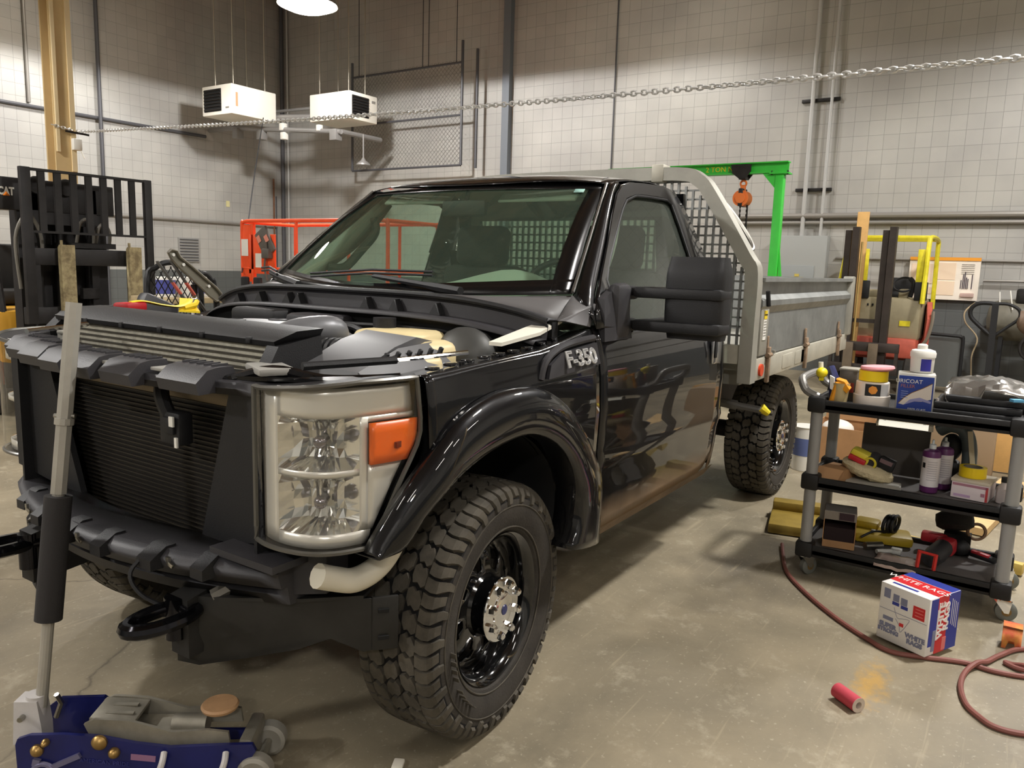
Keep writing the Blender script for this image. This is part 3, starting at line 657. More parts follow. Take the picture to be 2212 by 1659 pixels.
# ------------------------------------------------------------------ headlights
HP = [(-.700, .640), (-.716, .70), (-.716, .77), (-.695, .84), (-.645, .893), (-.565, .926), (-.48, .948), (-.395, .962)]
HC = [V((x, y, 0)) for x, y in HP]; HCC = catmull(HC, 6)
def hpt(u, off=0.0):
    f = u*(len(HCC)-1); i = min(int(f), len(HCC)-2); p = HCC[i].lerp(HCC[i+1], f-i); t = (HCC[i+1]-HCC[i]).normalized(); n = V((t.y, -t.x, 0)); return p+n*off, n
def humax(z): return interp([(.786, .72), (.92, .835), (1.07, .972), (1.12, .972), (1.235, .945)], z)
def hz(u, w): return lerp(.790, 1.206+.026*min(1, max(0, u-.1)/.6), w)
def headlight(s):
    dY, dX = (0, 0) if s < 0 else (.06, .05)
    def P(u, z, off): p, n = hpt(u, off); return V((p.x+dX, s*(p.y+dY), z))
    def ln(a, w): z = hz(a, w); return P(a*humax(z), z, 0)
    L = MB().grid(30, 20, ln).build('headlight', M_clear, TR, smooth=60, label='clear stacked headlight with an amber side marker')
    M_bez = mat('headlight_silver', (234, 231, 224), .28, .4); M_refl = mat('headlight_reflector', (238, 238, 236), .09, .92)
    b = MB()
    def strip(u0, u1, z0, z1, off=.022, n=8, m=3):
        def g(a, c):
            z = lerp(z0, z1, c); u = min(lerp(u0, u1, a), humax(z)-.012); return P(u, z, off+.0)
        b.grid(n, m, g)
    D = .024
    strip(.0, .19, .795, 1.20, D, 6, 10); strip(.19, .95, 1.137, 1.215, D, 18, 5); strip(.19, .70, .982, 1.0, D, 12, 3); strip(.19, .74, .795, .832, D, 12, 3); strip(.685, .725, .832, 1.137, D, 4, 12); strip(.725, .97, 1.122, 1.137, D, 8, 2); strip(.725, .97, .832, 1.008, D, 8, 8)
    b.build('headlight_bezel', M_bez, L, smooth=50, solid=.002)
    rr = random.Random(3)
    for z0, z1 in ((1.0, 1.137), (.832, .982)):
        b = MB(); nu, nv = 17, 7; G = []
        for i in range(nu):
            row = []
            for j in range(nv):
                a, c = i/(nu-1), j/(nv-1); k = (1-(2*a-1)**4)*(1-(2*c-1)**4); edge = i in (0, nu-1) or j in (0, nv-1)
                row.append(b.bm.verts.new(P(lerp(.19, .685, a), lerp(z0, z1, c), D+.085*k**.7+(0 if edge else rr.uniform(-.004, .004)+(.010 if i % 3 == 0 else -.004)))))
            G.append(row)
        for i in range(nu-1):
            for j in range(nv-1): b._f((G[i][j], G[i+1][j], G[i+1][j+1], G[i][j+1]))
        b.build('reflector_bowl', M_refl, L, smooth=0)
        b = MB(); c = P(.45, (z0+z1)/2, D+.045); b.sphere(c, .018, 10, 8); b.cyl(c, P(.45, (z0+z1)/2, D+.09), .014, n=10); b.build('bulb', mat('bulb_cap', (150, 146, 150), .15, .8), L)
    b = MB()
    def am(a, c):
        z = lerp(1.010, 1.120, c); u = lerp(.725, humax(z)-.006, a); return P(u, z, .008)
    b.grid(10, 5, am); b.build('amber_marker', mat('amber_plastic', (255, 110, 20), .3), L, smooth=60, solid=.012)
    b = MB(); q = P(.86, 1.055, .006); b.box(q, (.022, .008, .016), Mx.Rotation(rad(-10)*s, 3, 'Z')); b.build('marker_bulb_slot', mat('amber_dark', (120, 40, 10), .5), L)
    b = MB(); ring = [ln(i/30, 0) for i in range(31)]+[ln(1, j/12) for j in range(1, 13)]+[ln(1-i/30, 1) for i in range(1, 31)]+[ln(0, 1-j/12) for j in range(1, 12)]
    b.tube(ring, .007, 6, closed=True); b.build('headlight_rim', mat('lens_edge', (96, 94, 88), .3, .3), L)
    b = MB(); rings = []
    for i in range(0, len(ring), 2): q = ring[i]; rings.append([b.bm.verts.new(q+V((.004, 0, 0))), b.bm.verts.new(V((q.x*.75-.05, q.y*.94, q.z)))])
    rings.append(rings[0]); b.skin(rings, close=False, caps=False); b.face([V((q.x*.75-.05, q.y*.94, q.z)) for q in ring[::2]]); b.build('headlight_housing', M_black, L)
headlight(-1); headlight(1)
# ------------------------------------------------------------------ front end with the grille off
def header_x(y): return -.80+.10*(y/.62)**2
h = None
b = MB()
ys = [i/20*1.36-.63 for i in range(21)]
for y0, y1 in zip(ys[:-1], ys[1:]):
    a, c = header_x(y0), header_x(y1); b.prism([(a+.02, y0, 1.170), (a+.02, y0, 1.205), (a+.16, y0, 1.218), (a+.16, y0, 1.170)], (c-a, y1-y0, 0))
HD = b.build('grille_support', M_black2, TR)
for yc, w in ((.685, .09), (.56, .13), (.385, .135), (.20, .12), (.02, .14), (-.17, .155), (-.41, .18)):
    x = header_x(yc); b = MB()
    b.prism([(x-.01, yc-w/2, 1.170), (x-.018, yc-w/2, 1.202), (x+.018, yc-w/2, 1.234), (x+.05, yc-w/2, 1.240), (x+.10, yc-w/2, 1.240), (x+.12, yc-w/2, 1.175)], (0, w, 0))
    for k in range(5): b.box((x+.075, yc-w*.36+k*w*.18, 1.242), (.05, .006, .008))
    b.build('shutter_bracket', M_black2, HD)
b = MB()
for yc in (.295, .11, -.075, -.29): b.box((header_x(yc)+.07, yc, 1.219), (.09, .06, .010), bev=.003)
b.pieces('support_pad', mat('pale_film', (150, 148, 142), .5), HD)
# intercooler frame and core
IC = MB().prism([(-.53, .60, 1.05), (-.53, .60, 1.295), (-.53, -.50, 1.291), (-.53, -.50, 1.05)], (.05, 0, 0)).build('intercooler', mat('fin_metal', (196, 192, 176), .5, .3, noise=.15, ns=30), TR)
b = MB()
for k in range(9): b.box((-.534, .05, 1.142+k*.018), (.006, 1.06, .005))
b.build('fin_row', mat('fin_dark', (70, 66, 58), .6, .4), IC)
b = MB()
b.box((-.535, .60, 1.15), (.06, .05, .23), bev=.008)
for k in range(6): b.box((-.55, .575, 1.08+k*.034), (.05, .06, .012), bev=.003)
b.build('end_tank', mat('cast_aluminium', (178, 176, 168), .4, .7), IC)
b = MB()
b.prism([(-.55, .68, 1.258), (-.555, .68, 1.285), (-.50, .60, 1.330), (-.42, .60, 1.330), (-.40, .68, 1.26)], (0, -1.28, 0)) if False else None
b.prism([(-.545, .66, 1.293), (-.55, .66, 1.308), (-.50, .62, 1.338), (-.40, .62, 1.342), (-.39, .66, 1.293)], (0, -1.20, -.006))
b.prism([(-.57, .66, 1.05), (-.57, .66, 1.25), (-.52, .62, 1.32), (-.40, .62, 1.32), (-.40, .70, 1.05)], (0, .06, 0))
b.prism([(-.60, -.505, 1.08), (-.60, -.505, 1.20), (-.55, -.51, 1.29), (-.40, -.52, 1.315), (-.38, -.52, 1.08)], (0, -.05, 0))
for k in range(5): b.box((-.548, .45-k*.22, 1.299), (.012, .02, .02), bev=.003)
b.build('intercooler_shroud', M_black, IC)
# condenser behind the opening
CN = MB().box((-.57, .07, .90), (.03, 1.10, .54)).build('condenser', mat('condenser_black', (34, 32, 30), .5, .5), TR)
b = MB()
for k in range(34): b.box((-.588, .07, .655+k*.0148), (.008, 1.08, .004))
b.build('fin_row', mat('condenser_fin', (58, 54, 48), .5, .5), CN)
b = MB(); b.box((-.60, -.05, 1.13), (.05, .95, .04), bev=.008); b.build('condenser_tank', mat('tank_dirty', (116, 104, 84), .5, .6), CN)
b = MB(); b.tube(catmull([(-.64, -.14, 1.16), (-.67, -.18, 1.12), (-.66, -.20, 1.06), (-.645, -.21, 1.02)], 4), .022, 8); b.box((-.655, -.225, 1.03), (.05, .10, .10), bev=.01); b.box((-.685, -.235, 1.04), (.012, .05, .05), bev=.004); b.build('hood_latch', M_black, TR)
b = MB(); b.box((-.69, -.255, 1.055), (.006, .02, .03)); b.box((-.69, -.275, .995), (.006, .012, .03)); b.pieces('latch_label', M_white, TR)
for s in (-1, 1):
    b = MB(); b.prism([(-.665, s*.49, 1.165), (-.672, s*(.63 if s < 0 else .74), 1.19), (-.668, s*(.63 if s < 0 else .74), .76), (-.655, s*.33, .705)], (.02, 0, 0)); b.box((-.60, s*.635, .95), (.20, .012, .46)); b.build('radiator_side_baffle', M_black, TR)
# lower support bar, valance, frame
def low_x(y): return -.835+.12*(y/.62)**2
b = MB(); ys = [i/24*1.42-.71 for i in range(25)]
for y0, y1 in zip(ys[:-1], ys[1:]):
    a, c = low_x(y0), low_x(y1); b.prism([(a, y0, .655), (a-.012, y0, .70), (a+.01, y0, .722), (a+.16, y0, .722), (a+.16, y0, .655)], (c-a, y1-y0, 0)); b.prism([(a+.03, y0, .60), (a+.02, y0, .655), (a+.12, y0, .655), (a+.12, y0, .60)], (c-a, y1-y0, 0))
LB = b.build('lower_grille_bar', M_black2, TR, smooth=40)
for yc, w in ((.5, .09), (.30, .09), (.08, .10), (-.10, .10), (-.30, .12), (-.48, .10)):
    b = MB(); x = low_x(yc); b.prism([(x-.03, yc-w/2, .668), (x-.03, yc-w/2, .698), (x+.02, yc-w/2, .728), (x+.05, yc-w/2, .728), (x+.05, yc-w/2, .668)], (0, w*.55, 0)); b.build('bar_clip', M_black, LB)
for yc in (.38, -.02, -.40): b = MB(); b.box((low_x(yc)-.018, yc, .690), (.008, .028, .012), Mx.Rotation(rad(20), 3, 'X'), bev=.002); b.box((low_x(yc)-.018, yc+.008, .702), (.008, .012, .014)); b.build('metal_clip', M_steel, LB)
b = MB(); b.prism([(-.72, -.49, .59), (-.72, -.49, .73), (-.60, -.80, .745), (-.60, -.80, .64)], (.10, .02, 0)); b.box((-.66, -.62, .735), (.16, .26, .02)); b.build('bumper_side_bracket', M_black2, TR)
b = MB(); b.tube(catmull([(-.80, -.31, .715), (-.86, -.30, .66), (-.85, -.33, .60), (-.80, -.38, .555)], 5), .006, 6); b.build('cable', M_black, TR)
for s in (-1, 1):
    b = MB(); b.box((.9, s*.43, .60), (3.3, .075, .17), bev=.01) if False else None
    b.prism([(-.80, s*.39, .43), (-.80, s*.39, .60), (-.5, s*.39, .66), (4.55, s*.39, .74), (4.55, s*.39, .58), (.2, s*.39, .50), (-.4, s*.39, .47)], (0, s*.08, 0)); fr = b.build('frame_rail', mat('frame_black', (34, 33, 32), .6, .3, noise=.2), TR)
    b = MB(); pts = [(-.79, s*.40, .40), (-.79, s*.40, .585), (-.74, s*.55, .60), (-.62, s*.72, .60), (-.50, s*.84, .60), (-.46, s*.88, .60), (-.46, s*.88, .45), (-.49, s*.83, .435), (-.56, s*.77, .485), (-.62, s*.70, .455), (-.70, s*.58, .425), (-.77, s*.47, .40)]
    b.prism(pts, (.014, s*.005, 0)); b.prism([(-.79, s*.40, .585), (-.74, s*.55, .60), (-.62, s*.72, .60), (-.50, s*.84, .60), (-.40, s*.80, .60), (-.60, s*.45, .585)], (0, 0, .01)); b.box((-.455, s*.88, .525), (.012, .075, .16), Mx.Rotation(rad(-50*s), 3, 'Z'), bev=.004)
    for z in (.565, .485): b.mi = 1; b.box((-.464, s*.882, z), (.012, .03, .010), Mx.Rotation(rad(-50*s), 3, 'Z'))
    b.mi = 0; b.build('bumper_bracket', [mat('bracket_black', (44, 43, 41), .5, .3, noise=.2), M_dark], TR)
    b = MB(); ring = [(-.86-.10*math.cos(a), s*.445+.05*math.sin(a), .565) for a in [2*math.pi*i/24 for i in range(24)]]; b.tube(ring, .021, 10, closed=True); b.box((-.76, s*.43, .565), (.10, .09, .035), bev=.01); b.cyl((-.80, s*.415, .48), (-.80, s*.415, .60), .03, n=14); b.build('tow_hook', mat('hook_black_chrome', (46, 46, 50), .12, .9), TR)
    b = MB(); b.tube([(-.74, s*.50, .60), (-.60, s*.60, .68)], .022, 8); b.build('body_brace', mat('bracket_worn', (96, 92, 84), .5, .5), TR)
b = MB(); b.tube(catmull([(-.655, -.825, .715), (-.61, -.835, .695), (-.55, -.85, .675), (-.48, -.86, .685), (-.43, -.87, .725), (-.395, -.875, .785)], 5), .034, 12); b.build('washer_tube', mat('white_tube', (214, 208, 190), .5), TR)
b = MB(); b.tube([(0, -.70, .42), (0, .70, .42)], .06, 14); b.sphere((0, .18, .42), (.18, .17, .17)); b.tube([(3.48, -.70, .42), (3.48, .70, .42)], .06, 14); b.sphere((3.48, 0, .42), (.19, .19, .18)); b.tube([(.2, .15, .50), (3.3, 0, .46)], .045, 10); b.build('axle', M_dsteel, TR)
b = MB(); b.box((1.35, 0, .56), (1.5, 1.5, .10)); b.box((.0, 0, .80), (.9, .8, .35)); b.box((-.30, 0, .66), (.30, .85, .02)); b.box((2.4, 0, .70), (.7, .75, .22)); b.build('underbody', M_dark, TR)
# ------------------------------------------------------------------ engine bay
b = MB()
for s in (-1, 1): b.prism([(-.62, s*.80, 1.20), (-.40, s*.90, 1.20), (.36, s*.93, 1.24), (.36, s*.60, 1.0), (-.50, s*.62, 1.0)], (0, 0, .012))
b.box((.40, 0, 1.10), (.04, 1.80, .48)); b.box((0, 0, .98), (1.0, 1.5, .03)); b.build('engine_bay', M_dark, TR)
M_eng = mat('engine_cover_grey', (112, 113, 116), .4, .2)
def ec(u, w):
    a = lerp(-.40, .03, u); y = lerp(-.36, .30, w); k = (1-(2*u-1)**4)*(1-(2*w-1)**4); return (a, y, 1.215+.098*max(0, k)**.35)
EC = MB().grid(22, 22, ec).build('engine_cover', M_eng, TR, smooth=60)
b = MB()
for q in ((-.22, .06), (-.10, -.02)): b.lathe([(.034, 0), (.034, .004), (.026, .006), (.022, -.004), (.001, -.004)], (q[0], q[1], 1.312), n=20)
b.pieces('cover_recess', M_black2, EC)
b = MB(); b.box((.10, .31, 1.298), (.12, .27, .075), bev=.02); b.build('battery', M_black, TR)
b = MB(); b.box((.10, -.02, 1.292), (.14, .24, .075), bev=.02); b.build('fuse_box', M_black2, TR)
b = MB(); P0, P1 = V((-.30, -.28, 1.235)), V((-.27, -.56, 1.245))
for k in range(12): b.cyl(P0.lerp(P1, k/12), P0.lerp(P1, (k+.55)/12), .052, .052, n=18)
b.tube([P0, P1], .045, 18); b.build('intake_hose', M_black, TR)
b = MB(); b.tube(catmull([(-.10, -.30, 1.26), (-.15, -.35, 1.30), (-.27, -.30, 1.29), (-.33, -.22, 1.23)], 5), .05, 14); b.build('throttle_elbow', M_eng, TR)
b = MB(); b.prism([(-.48, -.56, 1.165), (-.46, -.56, 1.215), (-.30, -.55, 1.275), (-.14, -.50, 1.292), (-.06, -.50, 1.275), (-.05, -.50, 1.165)], (.02, -.20, -.012)); b.prism([(-.46, -.76, 1.155), (-.44, -.76, 1.205), (-.27, -.755, 1.26), (-.06, -.71, 1.262), (-.03, -.71, 1.15)], (.03, -.07, -.07)); 
for v in b.bm.verts: v.co.z += .022
AB = b.build('air_filter_box', mat('airbox_grey', (92, 92, 94), .45), TR)
b = MB()
for k in range(6): b.box((-.34+k*.05, -.765, 1.247), (.012, .014, .06), Mx.Rotation(rad(25), 3, 'X'), bev=.003)
b.pieces('air_filter_box_rib', M_black, AB)
b = MB(); b.box((-.03, -.56, 1.23), (.18, .36, .11), bev=.04, seg=3); b.box((.08, -.45, 1.255), (.22, .28, .09), bev=.035, seg=3); b.box((-.16, -.72, 1.20), (.16, .14, .10), bev=.03, seg=3); BT = b.build('coolant_reservoir', mat('aged_plastic', (226, 208, 160), .4), TR, label='cream coolant reservoir')
b = MB(); b.cyl((.10, -.36, 1.295), (.10, -.36, 1.335), .042, n=20); b.build('reservoir_cap', M_black, BT)
b = MB(); b.tube(catmull([(-.02, -.60, 1.275), (-.09, -.66, 1.262), (-.10, -.72, 1.262)], 4), .008, 6); b.build('overflow_hose', M_black, BT)
b = MB(); b.lathe([(.045, 0), (.045, .03), (.035, .04), (.034, .085), (.03, .09)], (-.47, -.47, 1.17), n=16); b.build('oil_filler', M_white, TR)
b = MB(); b.tube([(-.655, -.775, 1.265), (-.40, -.865, 1.268)], .011, 8); ps = b.build('hood_strut', M_black, TR)
MB().tube([(-.40, -.865, 1.268), (-.13, -.908, 1.272)], .007, 8).build('strut_rod', M_chrome, ps)
b = MB(); b.tube([(-.86, .20, 1.296), (-.62, .31, 1.300)], .008, 8); b.build('prop_rod', M_chrome, TR)
b = MB(); b.tube(catmull([(-.68, -.50, 1.20), (-.62, -.62, 1.235), (-.55, -.74, 1.215), (-.47, -.83, 1.215), (-.42, -.90, 1.222)], 5), .016, 8); b.prism([(-.70, -.44, 1.20), (-.64, -.70, 1.215), (-.54, -.82, 1.205), (-.40, -.88, 1.215), (-.42, -.70, 1.19), (-.55, -.52, 1.19)], (0, 0, .012)); b.build('radiator_support_end', M_paint, TR)
b = MB(); b.box((-.60, -.585, 1.235), (.10, .16, .02), Mx.Rotation(rad(-25), 3, 'Z'), bev=.006); b.build('air_duct', mat('pale_film', (150, 148, 142), .5), TR)
b = MB(); b.tube(catmull([(-.30, .62, 1.28), (-.32, .50, 1.30), (-.30, .42, 1.29), (-.12, .36, 1.28)], 4), .014, 6); b.tube(catmull([(.1, -.15, 1.30), (.15, -.4, 1.30), (.24, -.62, 1.28), (.2, -.8, 1.22)], 5), .009, 6); b.tube(catmull([(-.05, -.05, 1.29), (.05, -.22, 1.30), (.02, -.36, 1.27)], 5), .013, 6); b.pieces('engine_hose', M_black, TR)
# cowl
def cx(y): return .20+.13*(abs(y)/.9)**2.4
def cz(y): return 1.418-.075*(abs(y)/.9)**4
b = MB(); N = 36; Ys = [lerp(.93, -.90, i/N) for i in range(N+1)]
rings = [[b.bm.verts.new(q) for q in ((cx(y)-.075, y, cz(y)-.075), (cx(y)-.06, y, cz(y)-.062), (cx(y)+.015, y, cz(y)-.062), (cx(y)+.022, y, cz(y)-.016), (cx(y)+.006, y, cz(y)), (cx(y)+.03, y, cz(y)+.008), (cx(y)+.10, y, cz(y)+.004))] for y in Ys]
b.skin(rings, close=False, caps=False); CW = b.build('cowl_panel', M_black2, TR, smooth=40, solid=.004)
b = MB(); b.tube([(cx(y)+.012, y, cz(y)+.004) for y in Ys], .011, 8); b.build('cowl_seal', M_black, CW)
for y in (.66, .47, .27, .20, -.18, -.32, -.50): b = MB(); b.prism([(cx(y)+.012, y-.025, cz(y)-.06), (cx(y)+.012, y+.025, cz(y)-.06), (cx(y)+.016, y, cz(y)-.018)], (-.035, 0, -.002)); b.build('cowl_rib', M_black, CW)
def cg(u, w):
    v = lerp(-1, 1, w); y0 = .9*v; a = V((cx(y0)+.08, y0, cz(y0)+.004)); p = V(WBc(v)); return a.lerp(p, u)+V((0, 0, .006*math.sin(math.pi*u)))
MB().grid(5, 30, cg).build('cowl_grille', mat('cowl_grille_plastic', (92, 90, 90), .5), CW, smooth=60, solid=.004)
for s in (-1, 1):
    b = MB(); b.face([WBc(s)*1.0 if s > 0 else WBc(s), V((.64, s*.935, 1.40)), V((.585, s*.945, 1.318)), V((.42, s*.93, 1.345)), V((cx(.9)+.08, s*.9, cz(.9)+.004))]); b.build('cowl_corner', mat('cowl_grille_plastic', (92, 90, 90), .5), TR, solid=.004)
b = MB(); b.prism([(.10, -.825, 1.272), (.10, -.875, 1.272), (.30, -.90, 1.298), (.46, -.895, 1.335), (.47, -.86, 1.345), (.30, -.84, 1.312)], (0, 0, .012)); b.build('hood_hinge', mat('hinge_white', (226, 222, 208), .6), TR, label='pale masked hood hinge')
b = MB(); b.prism([(.45, -.875, 1.340), (.48, -.885, 1.345), (.48, -.90, 1.345), (.45, -.90, 1.338)], (0, 0, .022)); b.build('hinge_bolt_plate', M_chrome, TR)
b = MB(); rings = [[b.bm.verts.new(q) for q in ((cx(y)-.065, y, cz(y)-.07), (cx(y)-.02, y, cz(y)-.12), (cx(y)+.12, y, .98))] for y in Ys]; b.skin(rings, close=False, caps=False); b.build('firewall', M_dark, TR)
b = MB(); b.sphere((.20, -.66, 1.20), (.10, .13, .12)); b.build('brake_booster', mat('booster_grey', (74, 74, 72), .5, .3), TR)
# ------------------------------------------------------------------ flatbed
M_galv = mat('galvanised_steel', (150, 152, 150), .42, .55, noise=.18, ns=5); M_alu = mat('painted_alu', (166, 164, 154), .45, .35, noise=.08, ns=4); M_alu2 = mat('worn_alu', (190, 186, 172), .5, .3, noise=.1)
M_rust = mat('rusty_steel', (146, 124, 102), .8, .2, noise=.3, ns=20)
XB0, XB1, YB_ = 2.20, 4.66, 1.10
b = MB(); b.box(((XB0+XB1)/2, 0, 1.03), (XB1-XB0, 2.14, .05)); 
for x in (2.3, 2.7, 3.1, 3.9, 4.3): b.box((x, 0, .96), (.06, 2.0, .09))
b.build('bed_deck', M_alu, TR)
for s in (-1, 1):
    b = MB(); b.box(((XB0+XB1)/2, s*1.085, 1.015), (XB1-XB0, .04, .125), bev=.008)
    for x in (2.85, 3.15, 3.3): b.box((x, s*1.106, 1.015), (.22, .006, .085), bev=.003)
    rl = b.build('bed_side_rail', M_alu2, TR)
    b = MB(); b.prism([(XB0, s*1.07, 1.085), (XB0, s*1.095, 1.085), (XB0, s*1.095, 1.32), (XB0, s*1.12, 1.36), (XB0, s*1.12, 1.39), (XB0, s*1.085, 1.42), (XB0, s*1.085, 1.485), (XB0, s*1.125, 1.490), (XB0, s*1.125, 1.512), (XB0, s*1.06, 1.512), (XB0, s*1.06, 1.40)], (XB1-XB0-.06, 0, 0)); sg = b.build('side_gate', M_galv, TR, smooth=20)
    b = MB(); b.box((XB1-.02, s*1.09, 1.30), (.10, .075, .46), bev=.01); b.box((XB0+.10, s*1.10, 1.22), (.14, .02, .26), bev=.004); b.box((XB0+.35, s*1.10, 1.09), (.02, .02, .02)); b.pieces('gate_post', M_alu, sg)
    for x in (2.40, 3.27, 4.30): b = MB(); b.box((x, s*1.115, 1.03), (.035, .02, .20), bev=.004); b.cyl((x-.035, s*1.118, 1.085), (x+.035, s*1.118, 1.085), .013, n=8); b.box((x, s*1.105, 1.14), (.028, .012, .10), bev=.003); b.build('gate_hinge', M_rust, sg)
    b = MB(); b.cyl((XB0+.085, s*1.105, 1.01), (XB0+.085, s*1.118, 1.01), .034, n=20); b.build('marker_light', mat('red_lens', (214, 70, 34), .25), rl)
    b = MB(); b.tube([(XB0+.055, s*1.125, 1.44), (XB0+.075, s*1.13, 1.36)], .012, 8); b.build('gate_latch', M_black, sg)
b = MB(); b.prism([(XB1, -1.06, 1.085), (XB1, -1.06, 1.512), (XB1-.03, -1.06, 1.512), (XB1-.03, -1.06, 1.085)], (0, 2.12, 0)); b.build('tailgate', M_galv, TR)
b = MB(); b.box((XB0+.09, -1.112, 1.255), (.055, .004, .16)); wl = b.build('warning_label', M_white, TR); b = MB(); b.box((XB0+.09, -1.1145, 1.312), (.055, .003, .046)); b.build('label_header', mat('label_yellow', (228, 200, 40), .5), wl)
M = axes((XB0+.09, -1.117, 1.312), (1, 0, 0), (0, 0, 1)); b = MB(); b.text('CAUTION', .012, M, .0005); b.build('lettering', M_black, wl)
b = MB()
for k in range(6): b.box((XB0+.09, -1.1145, 1.275-k*.015), (.042, .002, .004))
b.pieces('label_line', M_pipe, wl)
# headboard
b = MB(); w = .052
HBp = [(.97), ]
prof = [(-1.075, .95), (-1.075, 1.545), (-.80, 1.98), (-.70, 2.05), (-.60, 2.075), (.60, 2.075), (.70, 2.05), (.80, 1.98), (1.075, 1.545), (1.075, .95)]
pts = catmull([(2.145, y, z) for y, z in [(-1.075, .95), (-1.075, 1.25), (-1.075, 1.53), (-1.03, 1.62), (-.83, 1.94), (-.75, 2.03), (-.62, 2.065), (0, 2.07), (.62, 2.065), (.75, 2.03), (.83, 1.94), (1.03, 1.62), (1.075, 1.53), (1.075, 1.25), (1.075, .95)]], 4)
rings = []
for i, q in enumerate(pts):
    a = pts[max(0, i-1)]; c = pts[min(len(pts)-1, i+1)]; t = (c-a).normalized(); n = V((0, -t.z, t.y)); x = V((1, 0, 0)); rings.append([b.bm.verts.new(q+x*e*.045+n*f*.035) for e, f in ((-1, -1), (-1, 1), (1, 1), (1, -1))])
b.skin(rings)
for v in b.bm.verts: v.co.z -= .012*max(0, min(1, (v.co.z-1.5)/.5))
HB = b.build('headboard', M_alu, TR, smooth=40)
b = MB(); b.box((2.145, 0, 1.10), (.06, 2.1, .10)); b.box((2.145, -.52, 2.06), (.10, .07, .095), bev=.006); b.build('headboard_sill', M_alu2, HB)
def hbw(z): return interp([(1.0, 1.04), (1.53, 1.04), (1.62, .99), (1.94, .79), (2.03, .66), (2.06, .3)], z)
b = MB()
for k in range(-24, 25):
    y = k*.042; zt = interp([(0, 2.03), (.62, 2.02), (.79, 1.92), (.99, 1.60), (1.04, 1.50)], abs(y)); b.box((2.15, y, (1.14+zt)/2), (.014, .012, zt-1.14))
for k in range(18):
    z = 1.2+k*.048; wv = hbw(z); b.box((2.16, 0, z), (.006, 2*wv, .010))
b.box((2.15, .0, 1.6), (.03, .07, .9))
b.build('headboard_grid', M_galv, HB)
b = MB()
for s in (-1, 1): b.tube(catmull([(2.20, s*.78, 1.93), (2.30, s*.80, 1.94), (2.34, s*.88, 1.85), (2.36, s*.97, 1.72), (2.33, s*1.0, 1.66), (2.20, s*.99, 1.64)], 5), .014, 8)
b.pieces('grab_rail', M_steel, HB)
b = MB(); b.tube([(2.6, -.55, .78), (2.75, -.85, .72)], .03, 10); b.tube([(2.75, -.85, .72), (2.80, -.99, .70)], .022, 10); ex = b.build('fuel_filler_pipe', mat('grey_hose', (96, 94, 92), .6), TR)
MB().cyl((2.80, -.985, .715), (2.82, -1.03, .68), .032, .02, n=10).build('filler_cap_cover', mat('yellow_tape', (236, 214, 48), .5), ex, label='yellow tape over the filler pipe end')
# ------------------------------------------------------------------ floor jack in front of the truck
JA = math.atan2(-.807, .59)
JK = thing('floor_jack', 'blue low profile floor jack with a tall grey handle on the floor before the truck', 'jack', (-.985, .017, 0), JA)
M_jblue = mat('jack_blue', (28, 34, 98), .35, .2, coat=.4, noise=.15); M_jal = mat('jack_aluminium', (150, 145, 132), .45, .5, noise=.2); M_jwh = mat('jack_worn_white', (206, 202, 200), .5, noise=.06)
def jl(bm): return dict(parent=JK, world=False)
W = dict(parent=JK, world=False)
top = [(-.005, .158), (.03, .170), (.12, .172), (.22, .166), (.32, .145), (.42, .132), (.54, .138), (.655, .142)]
for s in (-1, 1):
    y = s*.085
    def pl(pts, t=.012): return MB().prism([(x, y-t/2, z) for x, z in pts], (0, t, 0))
    if s < 0: b = pl([(-.01, .03), (-.012, .14)]+top+[(.665, .12), (.62, .05), (.45, .035), (.2, .03)])
    else: b = pl([(-.01, .03), (-.005, .158), (.03, .185), (.16, .190), (.185, .17), (.19, .10), (.3, .08), (.62, .08), (.62, .05), (.2, .03)])
    sp = b.build('side_plate', M_jblue, **W)
    if s < 0:
        for x, z, r in ((.05, .125, .018), (.075, .150, .011), (.225, .150, .022), (.265, .118, .016)):
            c = MB(); c.lathe([(r, 0), (r, .008), (r*.7, .016), (r*.3, .02), (.001, .021)], (x, y-.006, z), (0, -1, 0), n=18); c.build('bolt', mat('jack_brass', (170, 138, 84), .35, .8), sp, world=False)
        c = MB(); c.torus((.065, y-.012, .055), (0, 1, 0), .030, .008, 20, 6); c.bar((.09, y-.012, .075), (.17, y-.012, .112), .01, .014); c.bar((.045, y-.012, .08), (.05, y-.012, .10), .01, .02); c.build('side_handle_bracket', mat('lavender_grey', (130, 128, 160), .4, .5), sp, world=False)
        for x in (.385, .56): c = MB(); c.tube(catmull([(x+.02, y-.008, .118), (x+.022, y-.03, .10), (x+.008, y-.032, .06), (x, y-.03, .035)], 4), .009, 8); c.build('side_hook', M_jwh, sp, world=False)
        c = MB(); c.box((.345, y-.0072, .100), (.07, .002, .018), Mx.Rotation(rad(6), 3, 'Y')); c.build('faded_flag_decal', mat('faded_flag', (150, 110, 140), .5), sp, world=False)
        c = MB(); c.text('AMERICAN PRIDE', .018, axes((.235, y-.0076, .086), (1, 0, -.10), (.1, 0, 1)), .0006); c.build('faded_lettering', mat('faded_letter', (58, 62, 128), .4), sp, world=False)
b = MB()
for s in (-1, 1): b.prism([(.17, s*.058, .19), (.20, s*.058, .205), (.30, s*.058, .20), (.42, s*.058, .165), (.52, s*.058, .172), (.58, s*.058, .165), (.585, s*.058, .12), (.2, s*.058, .12)], (0, .010*s, 0))
b.box((.245, 0, .193), (.13, .115, .012), Mx.Rotation(rad(4), 3, 'Y'), bev=.003); b.box((.255, .02, .200), (.07, .015, .004)); b.box((.255, -.025, .200), (.08, .012, .004)); b.box((.36, 0, .13), (.20, .10, .04)); b.cyl((.40, 0, .15), (.50, 0, .15), .03, n=14)
b.build('lift_arm', M_jal, **W)
